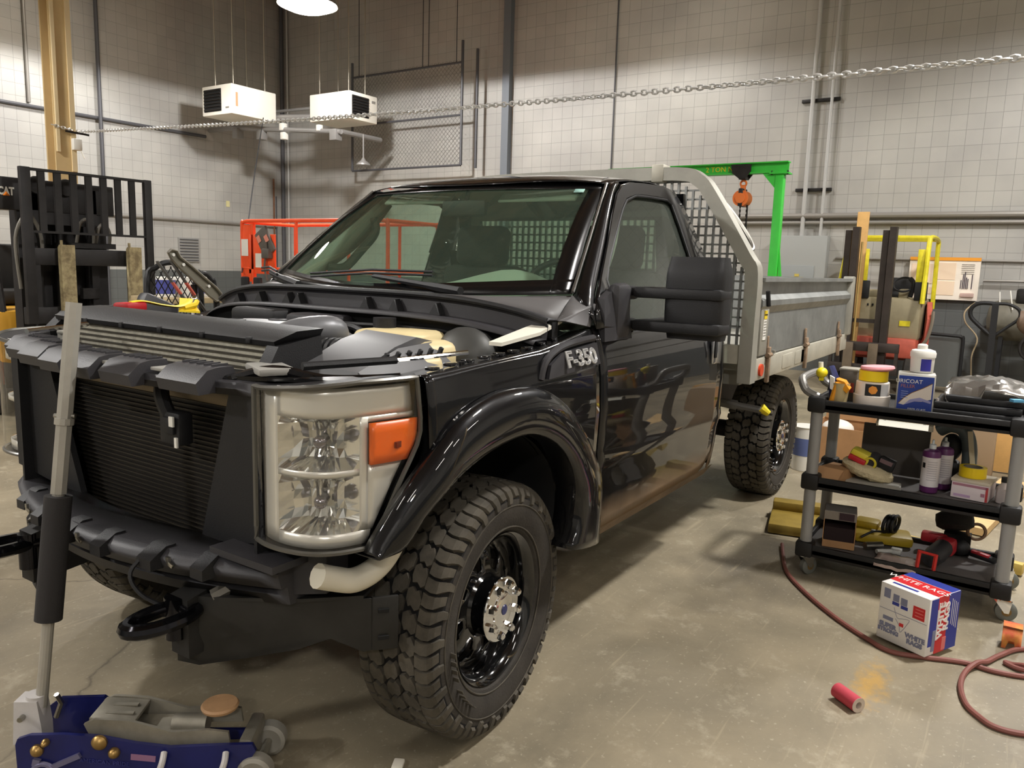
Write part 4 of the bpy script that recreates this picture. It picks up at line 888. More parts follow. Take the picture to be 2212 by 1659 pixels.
b = MB(); b.lathe([(.001, .185), (.020, .186), (.030, .196), (.052, .200), (.055, .208), (.050, .214), (.001, .216)], (.535, .005, 0), n=28); b.build('saddle', mat('saddle_tan', (176, 138, 100), .6, noise=.15), **W)
for s in (-1, 1):
    b = MB(); b.lathe([(.020, -.02), (.040, -.024), (.051, -.018), (.051, .018), (.040, .024), (.018, .016), (.001, .016)], (.66, s*.082, .052), (0, s, 0), n=26); b.build('front_wheel', mat('wheel_grey', (150, 146, 136), .5), **W)
    b = MB(); b.lathe([(.012, -.012), (.026, -.014), (.030, -.008), (.030, .008), (.001, .012)], (.02, s*.06, .030), (0, s, 0), n=18); b.build('rear_caster', M_dsteel, **W)
b = MB(); b.cyl((.66, -.08, .052), (.66, .08, .052), .012, n=10); b.box((.63, 0, .12), (.04, .15, .05), bev=.01); b.build('front_axle', M_jal, **W)
b = MB(); b.prism([(-.055, -.03, .10), (.03, -.03, .10), (.03, -.03, .145), (.02, -.03, .235), (-.045, -.03, .235)], (0, .06, 0)); b.cyl((-.005, 0, .12), (.004, 0, .245), .028, n=16); b.build('handle_socket', M_jwh, **W)
b = MB(); b.tube([(.03, .05, .14), (.05, .045, .19), (.045, .03, .225)], .008, 6); b.build('return_spring', M_steel, **W)
b = MB(); b.cyl((-.02, -.028, .19), (-.02, -.05, .19), .008, n=8); b.build('socket_screw', M_steel, **W)
ji = JK.matrix_basis.inverted(); ha, hb = ji @ V((-.985, .005, .13)), ji @ V((-.819, 0, 1.392)); hx = (hb-ha).normalized()
hp = lambda t: ha.lerp(hb, t)
b = MB(); b.cyl(hp(.06), hp(.6), .017, n=14); b.cyl(hp(.56), hp(1), .0225, .0225, n=8); b.cyl(hp(.72), hp(.735), .0265, n=12); hd = b.build('handle', mat('handle_grey', (172, 168, 158), .4, .35, noise=.08), smooth=20, **W)
b = MB(); b.cyl(hp(.265), hp(.555), .0375, n=20); b.build('foam_sleeve', mat('black_foam', (44, 42, 42), .85, bump=.2, bs=200), hd, world=False)
b = MB(); q = hp(.74); b.cyl(q-V((.03, 0, 0)), q+V((.03, 0, 0)), .007, n=8); b.build('clamp_screw', M_steel, hd, world=False)

# ------------------------------------------------------------------ tan post and chain
M_tan = mat('tan_paint', (206, 180, 132), .55, noise=.06, ns=2)
def tanpost(x, y, label):
    t = thing('steel_post', label, 'post', (x, y, 0))
    b = MB(); b.box((x, y-.09, ZC/2), (.23, .022, ZC-.02)); b.box((x, y+.09, ZC/2), (.23, .022, ZC-.02)); b.box((x, y, ZC/2), (.02, .18, ZC-.02)); b.box((x, y, .012), (.36, .36, .024)); b.build('beam', M_tan, t)
    b = MB(); b.box((x-.09, y-.115, ZC/2+1.3), (.035, .03, ZC-2.7)); b.box((x+.085, y-.108, ZC/2+1.2), (.055, .018, ZC-2.5)); b.build('cable_channel', mat('tan_light', (226, 206, 164), .55), t)
    return t
tp = tanpost(2.80, 7.1, 'tall tan steel post with a chain looped round it behind the forklift rack')
b = MB(); b.box((2.90, 6.955, 2.75), (.10, .06, .13), bev=.01); b.build('junction_box', M_white, tp)
b = MB(); b.tube([(2.94, 6.94, 2.68), (2.97, 6.93, 2.60)], .008, 6); b.build('box_wire', M_white, tp)
tanpost(2.02, -5.2, 'tan steel post out of the picture holding the far end of the chain')
A = V((2.95, 6.93, 2.90)); B = V((2.06, -2.17, 2.515)); E = B+(B-A)*.31
pl = [V((2.66, 6.97, 2.93)), V((2.80, 6.955, 2.91)), A]+[A.lerp(E, k/12)+V((0, 0, -.07*math.sin(math.pi*k/12))) for k in range(1, 13)]+[V((2.0, -5.25, E.z))]
b = MB(); cp = catmull(pl, 12)
dist = [0]
for p0, p1 in zip(cp[:-1], cp[1:]): dist.append(dist[-1]+(p1-p0).length)
pitch = .0345; s_ = 0; k = 0; j = 0
while s_ < dist[-1]:
    while j < len(dist)-2 and dist[j+1] < s_: j += 1
    u = (s_-dist[j])/max(1e-6, dist[j+1]-dist[j]); c = cp[j].lerp(cp[j+1], u); t = (cp[j+1]-cp[j]).normalized(); up = V((0, 0, 1)); sd = t.cross(up).normalized(); n2 = (up if k % 2 else sd); tw = rad(18*math.sin(k*.23)); n2 = Mx.Rotation(tw, 3, t) @ n2
    ring = [c+t*(.0235*math.cos(a))+n2*(.0135*math.sin(a)) for a in [2*math.pi*i/8 for i in range(8)]]
    b.tube(ring, .0055, 4, closed=True, up=t.cross(n2)); s_ += pitch; k += 1
tag(b.build('chain', mat('zinc_chain', (226, 226, 224), .35, .55), smooth=60), 'long bright steel chain stretched across the shop from the tan post', 'chain')
b = MB(); b.tube(catmull([(2.78, 6.955, 2.885), (2.86, 6.925, 2.875), (2.96, 6.915, 2.872), (3.02, 6.91, 2.868)], 4), .013, 6); tag(b.build('chain_hook', M_dsteel), 'dark hook and clasp tying the chain to the tan post', 'hook')
b = MB(); b.tube(catmull([(8.70, 10.86, 4.30), (7.0, 9.05, 2.85), (5.42, 7.36, 1.32)], 6), .010, 6); 
tag(b.build('hanging_cord', M_black), 'thin black cord hanging down to the orange lift controls', 'cord')

# ------------------------------------------------------------------ black forklift with a load rack
M_fk = mat('forklift_black', (40, 38, 38), .55, .3, noise=.2, bump=.1); FK = thing('forklift', 'black forklift seen from the front with a barred load backrest and worn forks', 'forklift', (1.95, 5.8, 0))
b = MB()
for x, w in ((1.40, .085), (2.52, .075)): b.box((x, 5.0, (.90+2.25)/2), (w, .05, 1.35), bev=.006)
b.box((1.96, 5.0, 2.235), (1.16, .04, .022)); b.box((1.96, 5.0, 1.705), (1.10, .03, .02)); b.build('load_backrest', M_fk, FK)
for k in range(7):
    x = 1.535+k*.138; b = MB(); b.box((x, 5.0, (1.70+2.23)/2), (.06, .022, .53)); b.build('backrest_bar', M_fk, FK)
b = MB(); b.box((1.90, 5.06, 1.49), (1.02, .07, .15), bev=.008); b.box((1.87, 5.06, .97), (1.0, .07, .15), bev=.008); b.box((1.46, 5.06, 1.2), (.09, .06, .5)); b.box((2.38, 5.06, 1.2), (.10, .06, .5)); b.build('carriage', M_fk, FK)
M_fork = mat('worn_fork', (172, 158, 120), .75, .1, noise=.25, ns=14, dirt=(120, 106, 78))
for x in (1.70, 2.335):
    b = MB(); b.prism([(x-.062, 4.985, .12), (x-.062, 4.985, 1.575), (x-.05, 4.985, 1.60), (x+.062, 4.985, 1.60), (x+.062, 4.985, .12)], (0, -.055, 0)); b.prism([(x-.062, 4.93, .10), (x-.062, 4.985, .10), (x-.062, 4.985, .15), (x-.062, 4.93, .16), (x-.062, 3.9, .115), (x-.062, 3.85, .10)], (.124, 0, 0)); b.cyl((x-.02, 5.0, 1.60), (x-.02, 5.0, 1.64), .012, n=8); b.build('fork', M_fork, FK)
for x in (1.50, 2.20):
    b = MB(); b.box((x, 5.35, 1.12), (.10, .14, 2.08)); b.box((x+(.09 if x < 2 else -.09), 5.30, 1.10), (.07, .12, 2.04)); b.build('mast_rail', M_fk, FK)
b = MB(); b.box((1.93, 5.46, 1.05), (.66, .05, 1.9)); b.build('mast_shield', M_fk, FK)
b = MB(); b.box((1.80, 5.28, 2.03), (1.04, .08, .28), bev=.01); b.box((1.85, 5.42, 1.40), (.60, .05, .10)); b.box((1.95, 5.28, 1.88), (.55, .06, .2)); hdp = b.build('mast_crosshead', M_fk, FK)
b = MB(); b.text('CAT', .092, axes((1.355, 5.237, 2.045), (1, 0, 0), (0, 0, 1)), .001, sx=.72, bold=.004); b.build('lettering', M_white, hdp)
b = MB(); b.face([(1.325, 5.2352, 2.008), (1.385, 5.2352, 2.008), (1.355, 5.2352, 2.046)]); b.build('orange_triangle', mat('orange_decal', (236, 130, 30), .5), hdp, solid=.001)
for x in (1.60, 1.86): b = MB(); b.lathe([(.075, -.02), (.08, 0), (.075, .02)], (x, 5.22, 2.12), (0, 1, 0), n=20); b.build('chain_pulley', M_dsteel, FK)
b = MB(); b.cyl((1.85, 5.36, .25), (1.85, 5.36, 1.62), .05, n=14); b.cyl((1.85, 5.36, 1.62), (1.85, 5.36, 1.90), .03, n=12); b.build('lift_cylinder', M_fk, FK)
M_hose = mat('hose_grey', (110, 106, 98), .5, .2)
for pts in ([(1.42, 5.22, 1.2), (1.40, 5.22, 1.65), (1.50, 5.2, 1.86), (1.60, 5.2, 1.70), (1.61, 5.2, 1.45)], [(1.92, 5.2, 1.62), (1.95, 5.18, 1.80), (2.02, 5.18, 1.84), (2.07, 5.18, 1.74), (2.07, 5.18, 1.62)], [(2.10, 5.2, 1.62), (2.13, 5.18, 1.78), (2.19, 5.18, 1.80), (2.23, 5.18, 1.72), (2.22, 5.18, 1.60)]):
    b = MB(); b.tube(catmull(pts, 5), .016, 8); b.build('hydraulic_hose', M_hose, FK)
b = MB(); b.box((2.06, 5.2, 1.60), (.42, .10, .05)); b.box((2.05, 5.25, 1.15), (.16, .06, .10)); b.pieces('valve_block', M_dsteel, FK)
b = MB(); b.box((1.85, 6.35, .62), (.95, 1.5, .75), bev=.08); b.box((1.85, 6.95, .95), (.95, .4, .5), bev=.1); b.build('body', mat('forklift_yellow', (190, 140, 40), .5), FK)
for x in (1.42, 2.28):
    for y, r in ((5.75, .27), (6.85, .24)): b = MB(); b.lathe([(.10, -.08), (r-.03, -.085), (r, -.06), (r, .06), (r-.03, .085), (.10, .08), (.09, .03), (.001, .03)], (x, y, r), (1, 0, 0), n=26); b.build('wheel', M_rubber, FK)
b = MB()
for x in (1.45, 2.25): b.tube([(x, 5.65, .95), (x, 5.85, 2.02), (x, 6.75, 2.02), (x, 6.95, 1.1)], .03, 8)
for k in range(5): b.box((1.85, 5.9+k*.2, 2.03), (.86, .04, .03))
b.build('overhead_guard', M_fk, FK)
b = MB(); b.box((1.85, 6.3, 1.08), (.5, .45, .14), bev=.04); b.box((1.85, 6.55, 1.35), (.5, .12, .5), bev=.04); b.build('seat', M_seat, FK)

# ------------------------------------------------------------------ orange scissor lift
M_or = mat('lift_orange', (238, 84, 38), .45, noise=.06); SL = thing('scissor_lift', 'orange scissor lift with a railed platform standing beyond the truck', 'lift', (6.0, 6.0, 0))
def rail(x, y0, y1, zt, zm, posts, nm='guard_rail'):
    b = MB(); b.tube(catmull([(x, y0, .98), (x, y0, zt-.10), (x, y0+math.copysign(.03, y1-y0), zt-.02), (x, y0+math.copysign(.12, y1-y0), zt)], 4)+catmull([(x, y1-math.copysign(.12, y1-y0), zt), (x, y1-math.copysign(.03, y1-y0), zt-.02), (x, y1, zt-.10), (x, y1, .98)], 4), .026, 8)
    b.tube([(x, y0, zm), (x, y1, zm)], .022, 8)
    for y in posts: b.tube([(x, y, .98), (x, y, zt)], .022, 8)
    b.build(nm, M_or, SL)
rail(5.5, 7.44, 4.58, 2.06, 1.385, (6.28, 5.27)); rail(6.5, 7.44, 4.58, 2.06, 1.385, (6.28, 5.27))
b = MB(); b.tube([(5.5, 7.44, 2.05), (6.5, 7.44, 2.05)], .026, 8); b.tube([(5.5, 4.58, 1.385), (6.5, 4.58, 1.385)], .022, 8); b.tube([(5.5, 4.58, 2.05), (6.5, 4.58, 2.05)], .026, 8); b.build('end_rail', M_or, SL)
b = MB(); b.box((5.5, 7.34, 1.60), (.03, .22, .82), bev=.004); b.box((5.49, 6.98, 1.62), (.03, .55, .50), bev=.004); b.box((5.5, 7.19, 1.5), (.05, .045, 1.05)); b.box((5.5, 6.98, 1.36), (.03, .6, .10)); b.build('control_panel', M_or, SL)
b = MB(); b.box((5.478, 7.36, 1.68), (.006, .15, .24)); b.box((5.472, 7.05, 1.50), (.006, .13, .20)); b.pieces('decal', M_white, SL)
b = MB(); b.box((5.46, 6.88, 1.76), (.05, .26, .40), Mx.Rotation(rad(-32), 3, 'X'), bev=.02); b.box((5.44, 6.82, 1.60), (.10, .16, .14), bev=.02); b.cyl((5.42, 6.80, 1.66), (5.40, 6.80, 1.76), .015, n=8); b.tube(catmull([(5.44, 6.85, 1.56), (5.43, 6.87, 1.40), (5.44, 6.82, 1.20)], 4), .015, 6); b.build('control_box', mat('control_grey', (92, 88, 82), .6), SL)
b = MB(); b.box((5.425, 6.98, 1.80), (.005, .07, .10), Mx.Rotation(rad(-32), 3, 'X')); b.box((5.425, 6.82, 1.81), (.005, .07, .10), Mx.Rotation(rad(-32), 3, 'X')); b.build('warning_sticker', mat('pink_sticker', (216, 140, 120), .6), SL)
for y in (7.36, 7.08): b = MB(); b.box((5.475, y, 1.14), (.05, .17, .24), bev=.03); b.build('black_pouch', M_black, SL)
b = MB(); b.box((6.0, 6.0, .95), (1.08, 2.92, .10), bev=.01); b.build('platform', M_or, SL)
for k in range(2):
    for s in (-1, 1):
        b = MB()
        for x in (5.65, 6.35): b.bar((x, 6.0-s*1.2, .45+k*.22), (x, 6.0+s*1.2, .68+k*.22), .05, .08)
        b.build('scissor_arm', M_or, SL)
b = MB(); b.box((6.0, 6.0, .34), (.9, 2.6, .28), bev=.03); b.build('chassis', mat('lift_grey', (70, 70, 72), .6), SL)
for x in (5.6, 6.4):
    for y in (5.0, 7.0): b = MB(); b.lathe([(.08, -.06), (.19, -.06), (.20, -.04), (.20, .04), (.19, .06), (.001, .05)], (x, y, .20), (1, 0, 0), n=22); b.build('wheel', M_rubber, SL)

# ------------------------------------------------------------------ unit heaters, ducts and the mesh guard
M_ht = mat('heater_cream', (246, 242, 230), .4); M_lou = mat('louver_dark', (52, 48, 46), .5, .3)
def heater(lo, hi, face, label, rods):
    t = thing('unit_heater', label, 'heater', ((lo[0]+hi[0])/2, (lo[1]+hi[1])/2, lo[2]))
    c = [(a+b_)/2 for a, b_ in zip(lo, hi)]; d = [b_-a for a, b_ in zip(lo, hi)]
    MB().box(c, d, bev=.02).build('casing', M_ht, t)
    if face == 'x':
        x = lo[0]; y0 = lo[1]+d[1]*.34; y1 = hi[1]-.07; b = MB(); b.box((x-.002, (y0+y1)/2, c[2]), (.012, y1-y0, d[2]-.14)); b.build('louver_opening', M_dark, t)
        for k in range(7): b = MB(); b.box((x-.012, (y0+y1)/2, lo[2]+.10+k*(d[2]-.2)/6), (.03, y1-y0-.02, .014), Mx.Rotation(rad(25), 3, 'Y')); b.build('louver', M_lou, t)
        b = MB(); b.box((lo[0]+.12, lo[1]-.002, c[2]), (.05, .004, .26)); b.build('faded_lettering', mat('heater_orange', (214, 160, 120), .6), t)
        b = MB(); b.box((x-.002, lo[1]+.13, lo[2]+.12), (.004, .1, .03)); b.build('name_plate', M_pipe, t)
    else:
        y = lo[1]; x0 = lo[0]+.07; x1 = hi[0]-d[0]*.32; b = MB(); b.box(((x0+x1)/2, y-.002, c[2]), (x1-x0, .012, d[2]-.14)); b.build('louver_opening', M_dark, t)
        for k in range(7): b = MB(); b.box(((x0+x1)/2, y-.012, lo[2]+.10+k*(d[2]-.2)/6), (x1-x0-.02, .03, .014), Mx.Rotation(rad(-25), 3, 'X')); b.build('louver', M_lou, t)
        b = MB(); b.box((hi[0]-.11, y-.002, hi[2]-.12), (.1, .004, .05)); b.build('name_plate', M_pipe, t)
    for x, y in rods: b = MB(); b.cyl((x, y, hi[2]), (x, y, ZC), .011, n=8); b.build('hanging_rod', mat('rod_pale', (170, 164, 150), .5, .5), t)
heater((7.98, 10.89, 4.27), (9.05, 11.80, 4.83), 'x', 'cream unit heater hanging left, its dark louvers facing the left', [(8.15, 11.6), (8.15, 11.05), (8.9, 11.05), (8.9, 11.6)])
heater((9.2, 8.98, 4.24), (9.97, 10.08, 4.76), 'y', 'cream unit heater hanging right, its dark louvers facing the right', [(9.35, 9.95), (9.35, 9.15), (9.85, 9.2), (9.85, 9.95)])
M_duct = mat('duct_grey', (150, 148, 146), .45, .4)
b = MB(); b.tube([(9.0, 12.2, 4.24), (9.2, 9.2, 4.00)], .05, 10); b.tube([(9.12, 10.95, 4.38), (9.3, 10.14, 4.36)], .06, 10); b.tube([(9.4, 12.6, 4.6), (9.5, 10.12, 4.58)], .03, 8); b.tube([(9.2, 9.2, 4.0), (10.3, 9.2, 4.0)], .05, 10); b.tube([(9.0, 12.2, 4.24), (9.0, 13.0, 4.24)], .05, 10)
dp = thing('gas_pipe_run', 'grey gas pipes and valves running below the two unit heaters', 'pipe', (9.1, 10.7, 4.0)); b.build('pipe_run', M_duct, dp)
for (x, y, z, d) in ((9.0, 12.05, 4.12, .17), (9.05, 11.35, 4.05, .16), (9.1, 10.75, 4.18, .12), (9.1, 10.72, 4.0, .12), (9.2, 9.35, 3.95, .18), (9.15, 9.75, 4.1, .10)):
    b = MB(); b.box((x, y, z), (d, d, d*1.2), bev=.015); b.build('valve_box', M_duct if d > .13 else M_white, dp)
b = MB(); b.lathe([(.02, 0), (.05, -.05), (.13, -.11), (.14, -.14), (.12, -.15), (.001, -.13)], (9.6, 9.0, 3.55), n=20); b.cyl((9.6, 9.0, 3.55), (9.6, 9.0, 4.0), .015, n=8); b.build('funnel_vent', M_duct, dp)
CG = thing('mesh_guard_panel', 'chain link mesh panel in a pipe frame hung before the back wall', 'panel', (10.6, 8.8, 3.45))
b = MB(); y0, y1, z0, z1 = 7.35, 10.30, 3.46, 5.44
b.tube([(10.6, y0, z0), (10.6, y0, z1+.35)], .028, 8); b.tube([(10.6, y1, z0), (10.6, y1, z1+.25)], .028, 8)
for z in (z0, 3.86+.55, z1-.05): b.tube([(10.6, y0, z), (10.6, y1, z)], .022, 8)
b.tube([(10.75, y0-.25, z0-.05), (10.75, y0-.25, z1+.2)], .03, 8); b.build('pipe_frame', M_pipe_d, CG)
b = MB(); st = .095; n_ = int((y1-y0+z1-z0)/st)
for k in range(n_):
    for sgn in (1, -1):
        o = y0-(z1-z0)+k*st; a0 = max(y0, o); a1 = min(y1, o+(z1-z0))
        if a1-a0 < .02: continue
        za, zb = (z0+(a0-o), z0+(a1-o)) if sgn > 0 else (z1-(a0-o), z1-(a1-o)); b.tube([(10.6+.003*sgn, a0, za), (10.6+.003*sgn, a1, zb)], .0035, 3, caps=False)
b.build('wire_mesh', mat('mesh_wire', (120, 118, 114), .5, .4), CG)
for y in (7.5, 8.2, 8.35, 10.1): b = MB(); b.cyl((10.6, y, z1-.05), (10.6, y, ZC), .010, n=6); b.build('hanging_rod', M_pipe_d, CG)

# ------------------------------------------------------------------ clutter beyond the left fender
BN = thing('work_bench', 'low tan topped work bench beyond the left fender of the truck', 'bench', (2.0, 4.3, 0))
b = MB(); b.box((2.72, 4.3, 1.135), (1.3, .6, .05), bev=.006); b.build('bench_top', mat('bench_tan', (168, 150, 116), .7, noise=.1), BN)
for x in (2.15, 3.25):
    for y in (4.08, 4.52): b = MB(); b.box((x, y, .555), (.06, .06, 1.11)); b.build('leg', M_dsteel, BN)
for i, (x, lb) in enumerate(((2.18, 'white and blue can on the work bench, left of the two red straps'), (2.36, 'white and blue can on the work bench, between the two straps'), (2.54, 'white and blue can on the work bench, right of the straps'))):
    t = thing('paint_can', lb, 'can', (x, 4.22, 1.16), group='cans on the work bench')
    b = MB(); b.lathe([(.078, 0), (.08, .005), (.08, .175), (.074, .182), (.001, .184)], (x, 4.22, 1.161), n=24); b.build('can', M_white, t)
    b = MB(); b.lathe([(.0808, .03), (.0808, .155)], (x, 4.22, 1.161), n=24, caps=False); b.build('label_band', [mat('label_navy', (66, 70, 140), .5), M_white, mat('label_violet', (130, 124, 190), .5)][i], t)
DX = .27
RG = thing('roll_cage', 'black tubular roll cage with wire mesh and two red marked straps', 'cage', (1.35+DX, 3.2, 0))
sh = lambda P: [(x+DX, y, z) for x, y, z in P]
b = MB(); b.tube(catmull(sh([(1.10, 3.2, 0), (1.10, 3.2, 1.25), (1.18, 3.2, 1.44), (1.34, 3.2, 1.48), (1.50, 3.2, 1.40), (1.56, 3.2, 1.25), (1.56, 3.2, 0)]), 5), .022, 8); b.build('hoop', M_black, RG)
b = MB(); b.tube(catmull(sh([(1.44, 3.1, 0), (1.44, 3.1, 1.28), (1.50, 3.1, 1.40), (1.58, 3.1, 1.36), (1.62, 3.1, 1.20), (1.62, 3.1, 0)]), 5), .018, 8); b.build('hoop', M_black, RG)
b = MB()
for k in range(14):
    o = .85+k*.055
    for sg in (1, -1):
        P = []
        for i in range(12):
            z = 1.05+i*.04; x = o+(z-1.05)*.6*sg+(0 if sg > 0 else .25)
            if 1.12 < x < 1.54 and z < 1.47-((x-1.34)/.24)**2*.12: P.append((x+DX, 3.2, z))
        if len(P) > 1: b.tube(P, .0045, 4)
b.build('wire_mesh', M_black, RG)
for (xa, za), (xb, zb) in (((1.35, 1.49), (1.60, 1.13)), ((1.455, 1.50), (1.72, 1.11))):
    q0, q1 = V((xa, 3.02, za)), V((xb, 2.98, zb)); b = MB(); b.bar(q0, q0.lerp(q1, .42), .008, .034, up=(0, 1, 0)); b.bar(q0.lerp(q1, .66), q1, .008, .036, up=(0, 1, 0)); b.bar(q0, q1, .006, .02, up=(0, 1, 0)); sp = b.build('strap', mat('strap_grey', (92, 90, 88), .8), RG)
    b = MB(); b.bar(q0.lerp(q1, .42), q0.lerp(q1, .66), .010, .035, up=(0, 1, 0)); b.build('strap_mark', mat('strap_red', (206, 100, 84), .8), sp)
b = MB(); b.box((1.32, 3.06, 1.06), (.30, .12, .34), Mx.Rotation(rad(24), 3, 'Y'), bev=.04); b.build('seat_back', M_black2, RG)
b = MB(); b.cyl((1.56, 2.9, 1.10), (1.56, 2.9, 1.20), .035, .028, n=16); b.sphere((1.56, 2.9, 1.215), .03); b.build('chrome_cup', M_chrome, RG)
b = MB(); P = [(1.405, 1.555), (1.43, 1.575), (1.475, 1.57), (1.50, 1.525), (1.60, 1.455), (1.70, 1.375), (1.80, 1.30), (1.845, 1.25), (1.85, 1.20), (1.80, 1.195), (1.74, 1.235), (1.66, 1.31), (1.60, 1.36), (1.50, 1.44), (1.43, 1.51)]
b.prism([(x, 2.98, z) for x, z in P], (.03, .04, .01)); tr_ = thing('bumper_trim', 'silver curved bumper trim piece leaning beyond the left fender', 'trim', (1.7, 3.0, 0)); b.build('trim_panel', mat('silver_trim', (150, 146, 132), .3, .6), tr_)
b = MB(); b.tube([(x, 2.965, z) for x, z in P], .010, 6, closed=True); b.build('trim_edge', M_steel, tr_)
b = MB(); b.tube([(1.83, 3.0, 1.21), (1.86, 3.02, .6), (1.86, 3.02, 0)], .02, 8); b.tube([(1.64, 3.02, 1.32), (1.70, 3.06, 0)], .02, 8); b.build('stand_leg', M_dsteel, tr_)
b = MB()
for x, z in ((1.45, 1.54), (1.53, 1.47), (1.74, 1.31)): b.cyl((x, 2.98, z), (x, 2.965, z), .012, n=10)
b.pieces('clip_hole', M_white, tr_)
b = MB(); b.tube(catmull([(-.31, .575, 1.352), (-.26, .575, 1.355), (-.17, .60, 1.338), (-.06, .66, 1.325), (.04, .74, 1.33), (.10, .80, 1.345)], 5), .015, 6, ry=.005); b.prism([(-.03, .69, 1.30), (.05, .80, 1.345), (.10, .80, 1.34), (.08, .70, 1.29)], (0, 0, .008)); b.tube([(0, .70, 1.315), (.07, .72, 1.325), (.12, .78, 1.335)], .012, 6); yr = thing('yellow_strap', 'yellow caution strap lying across the left of the engine bay', 'strap', (-.1, .48, 1.33)); b.build('strap', mat('strap_yellow', (242, 210, 40), .6), yr)
b = MB(); b.box((-.31, .575, 1.335), (.11, .07, .035), Mx.Rotation(rad(20), 3, 'Z'), bev=.01); b.build('red_buckle', mat('buckle_red', (176, 30, 36), .5), yr)
# ------------------------------------------------------------------ green gantry crane
M_gr = mat('crane_green', (62, 196, 66), .4, noise=.05); GC = thing('gantry_crane', 'bright green gantry crane with a chain hoist behind the truck bed', 'crane', (7.5, 1.4, 0))
b = MB(); b.box((7.5, 1.35, 2.815), (.12, 2.30, .014)); b.box((7.5, 1.35, 2.70), (.12, 2.30, .014)); b.box((7.5, 1.35, 2.757), (.014, 2.30, .11)); bm_ = b.build('beam', M_gr, GC)
b = MB(); b.text('2 TON No.', .085, axes((7.488, .99, 2.757), (0, -1, 0), (0, 0, 1)), .0012); b.build('lettering', mat('crane_yellow', (240, 214, 40), .5), bm_)
for y in (.29, 2.40):
    s = 1 if y < 1 else -1; b = MB(); b.box((7.5, y, 1.36), (.10, .10, 2.66), bev=.006); b.prism([(7.46, y+s*.05, 2.69), (7.46, y+s*.20, 2.69), (7.46, y+s*.05, 2.52)], (.08, 0, 0)); b.box((7.5, y, 2.685), (.16, .22, .015)); lg = b.build('post', M_gr, GC)
    b = MB(); b.box((7.5, y, .16), (1.7, .10, .10), bev=.006); b.bar((7.2, y, .2), (7.47, y, .95), .05, .05); b.bar((7.8, y, .2), (7.53, y, .95), .05, .05); b.bar((7.5, y-.13*s, 1.15), (7.5, y-.03*s, 1.9), .03, .03, up=(1, 0, 0)) ; b.build('base_leg', M_gr, GC)
    for x in (6.7, 8.3): b = MB(); b.lathe([(.03, -.025), (.075, -.028), (.08, 0), (.075, .028), (.001, .025)], (x, y, .08), (0, 1, 0), n=18); b.box((x, y, .125), (.06, .07, .05)); b.build('caster', M_dsteel, GC)
    b = MB()
    for dy in (-.09, .09): b.cyl((7.45, y+dy, 2.67), (7.45, y+dy, 2.715), .012, n=8)
    b.pieces('flange_bolt', M_dsteel, GC)
HO = thing('chain_hoist', 'orange and black chain hoist hanging from the green crane beam', 'hoist', (7.5, .72, 1.4))
b = MB(); b.prism([(7.42, .62, 2.80), (7.42, .86, 2.80), (7.42, .84, 2.70), (7.42, .76, 2.64), (7.42, .68, 2.64), (7.42, .62, 2.72)], (.02, 0, 0)); b.prism([(7.56, .62, 2.80), (7.56, .86, 2.80), (7.56, .84, 2.70), (7.56, .76, 2.64), (7.56, .68, 2.64), (7.56, .62, 2.72)], (.02, 0, 0)); b.box((7.5, .72, 2.65), (.14, .08, .04)); b.build('trolley', M_dsteel, HO)
b = MB(); b.torus((7.5, .72, 2.585), (1, 0, 0), .035, .012, 16, 6); b.box((7.5, .72, 2.53), (.05, .06, .08), bev=.01); b.build('hook', mat('hoist_orange', (226, 120, 52), .5), HO)
b = MB(); b.cyl((7.42, .72, 2.41), (7.58, .72, 2.41), .095, n=24); b.cyl((7.40, .72, 2.41), (7.42, .72, 2.41), .06, n=20); b.build('hoist_body', mat('hoist_orange', (226, 120, 52), .5), HO)
b = MB(); b.box((7.5, .72, 2.42), (.19, .05, .21), bev=.01); b.build('hoist_plate', M_black, HO)
for dy in (.03, -.05):
    b = MB()
    for k in range(36): z = 2.32-k*.027; b.box((7.5, .71+dy, z), (.02 if k % 2 else .006, .006 if k % 2 else .02, .03))
    b.build('chain', M_dsteel, HO)
b = MB(); b.tube([(7.47, .64, 2.33), (7.47, .635, 1.4)], .005, 6); b.build('hand_chain', M_dsteel, HO)
b = MB(); b.tube(catmull([(7.5, .72, 1.36), (7.5, .72, 1.30), (7.5, .77, 1.26), (7.5, .72, 1.21), (7.5, .68, 1.24)], 4), .014, 8); b.build('lower_hook', M_dsteel, HO)

# ------------------------------------------------------------------ electrical cabinet and board on the back wall
EB = thing('electrical_cabinet', 'grey wall cabinet with a small recessed panel below the two pale conduits', 'cabinet', (10.9, .8, .9))
b = MB(); b.box((10.9, .80, 1.60), (.2, .78, 1.06), bev=.01); b.build('box', mat('cabinet_grey', (164, 166, 164), .5), EB)
b = MB(); b.box((10.795, .84, 1.46), (.014, .54, .42), bev=.004); dr = b.build('door', mat('cabinet_door', (150, 154, 154), .5), EB)
b = MB(); b.box((10.785, .82, 1.40), (.006, .20, .14)); b.build('blue_notice', mat('notice_blue', (90, 100, 130), .6), dr)
b = MB(); b.box((10.785, .82, 1.52), (.006, .07, .04)); b.box((10.785, .82, 1.485), (.006, .2, .015)); b.build('yellow_notice', mat('notice_yellow', (200, 180, 90), .6), dr)
for y in (1.03, .96, .66, .60): b = MB(); b.box((10.785, y, 1.30), (.02, .015, .08)); b.build('switch', M_dsteel, dr)
WB_ = thing('display_board', 'white display board with an orange header on the back wall beside the yellow forklift', 'board', (10.9, -1.2, 1.25))
b = MB(); b.box((10.92, -1.2, 1.535), (.05, .90, .60)); b.build('panel', mat('board_white', (250, 240, 226), .5), WB_)
b = MB(); b.box((10.89, -1.2, 1.815), (.014, .90, .045)); b.build('header', mat('board_orange', (240, 160, 50), .5), WB_)
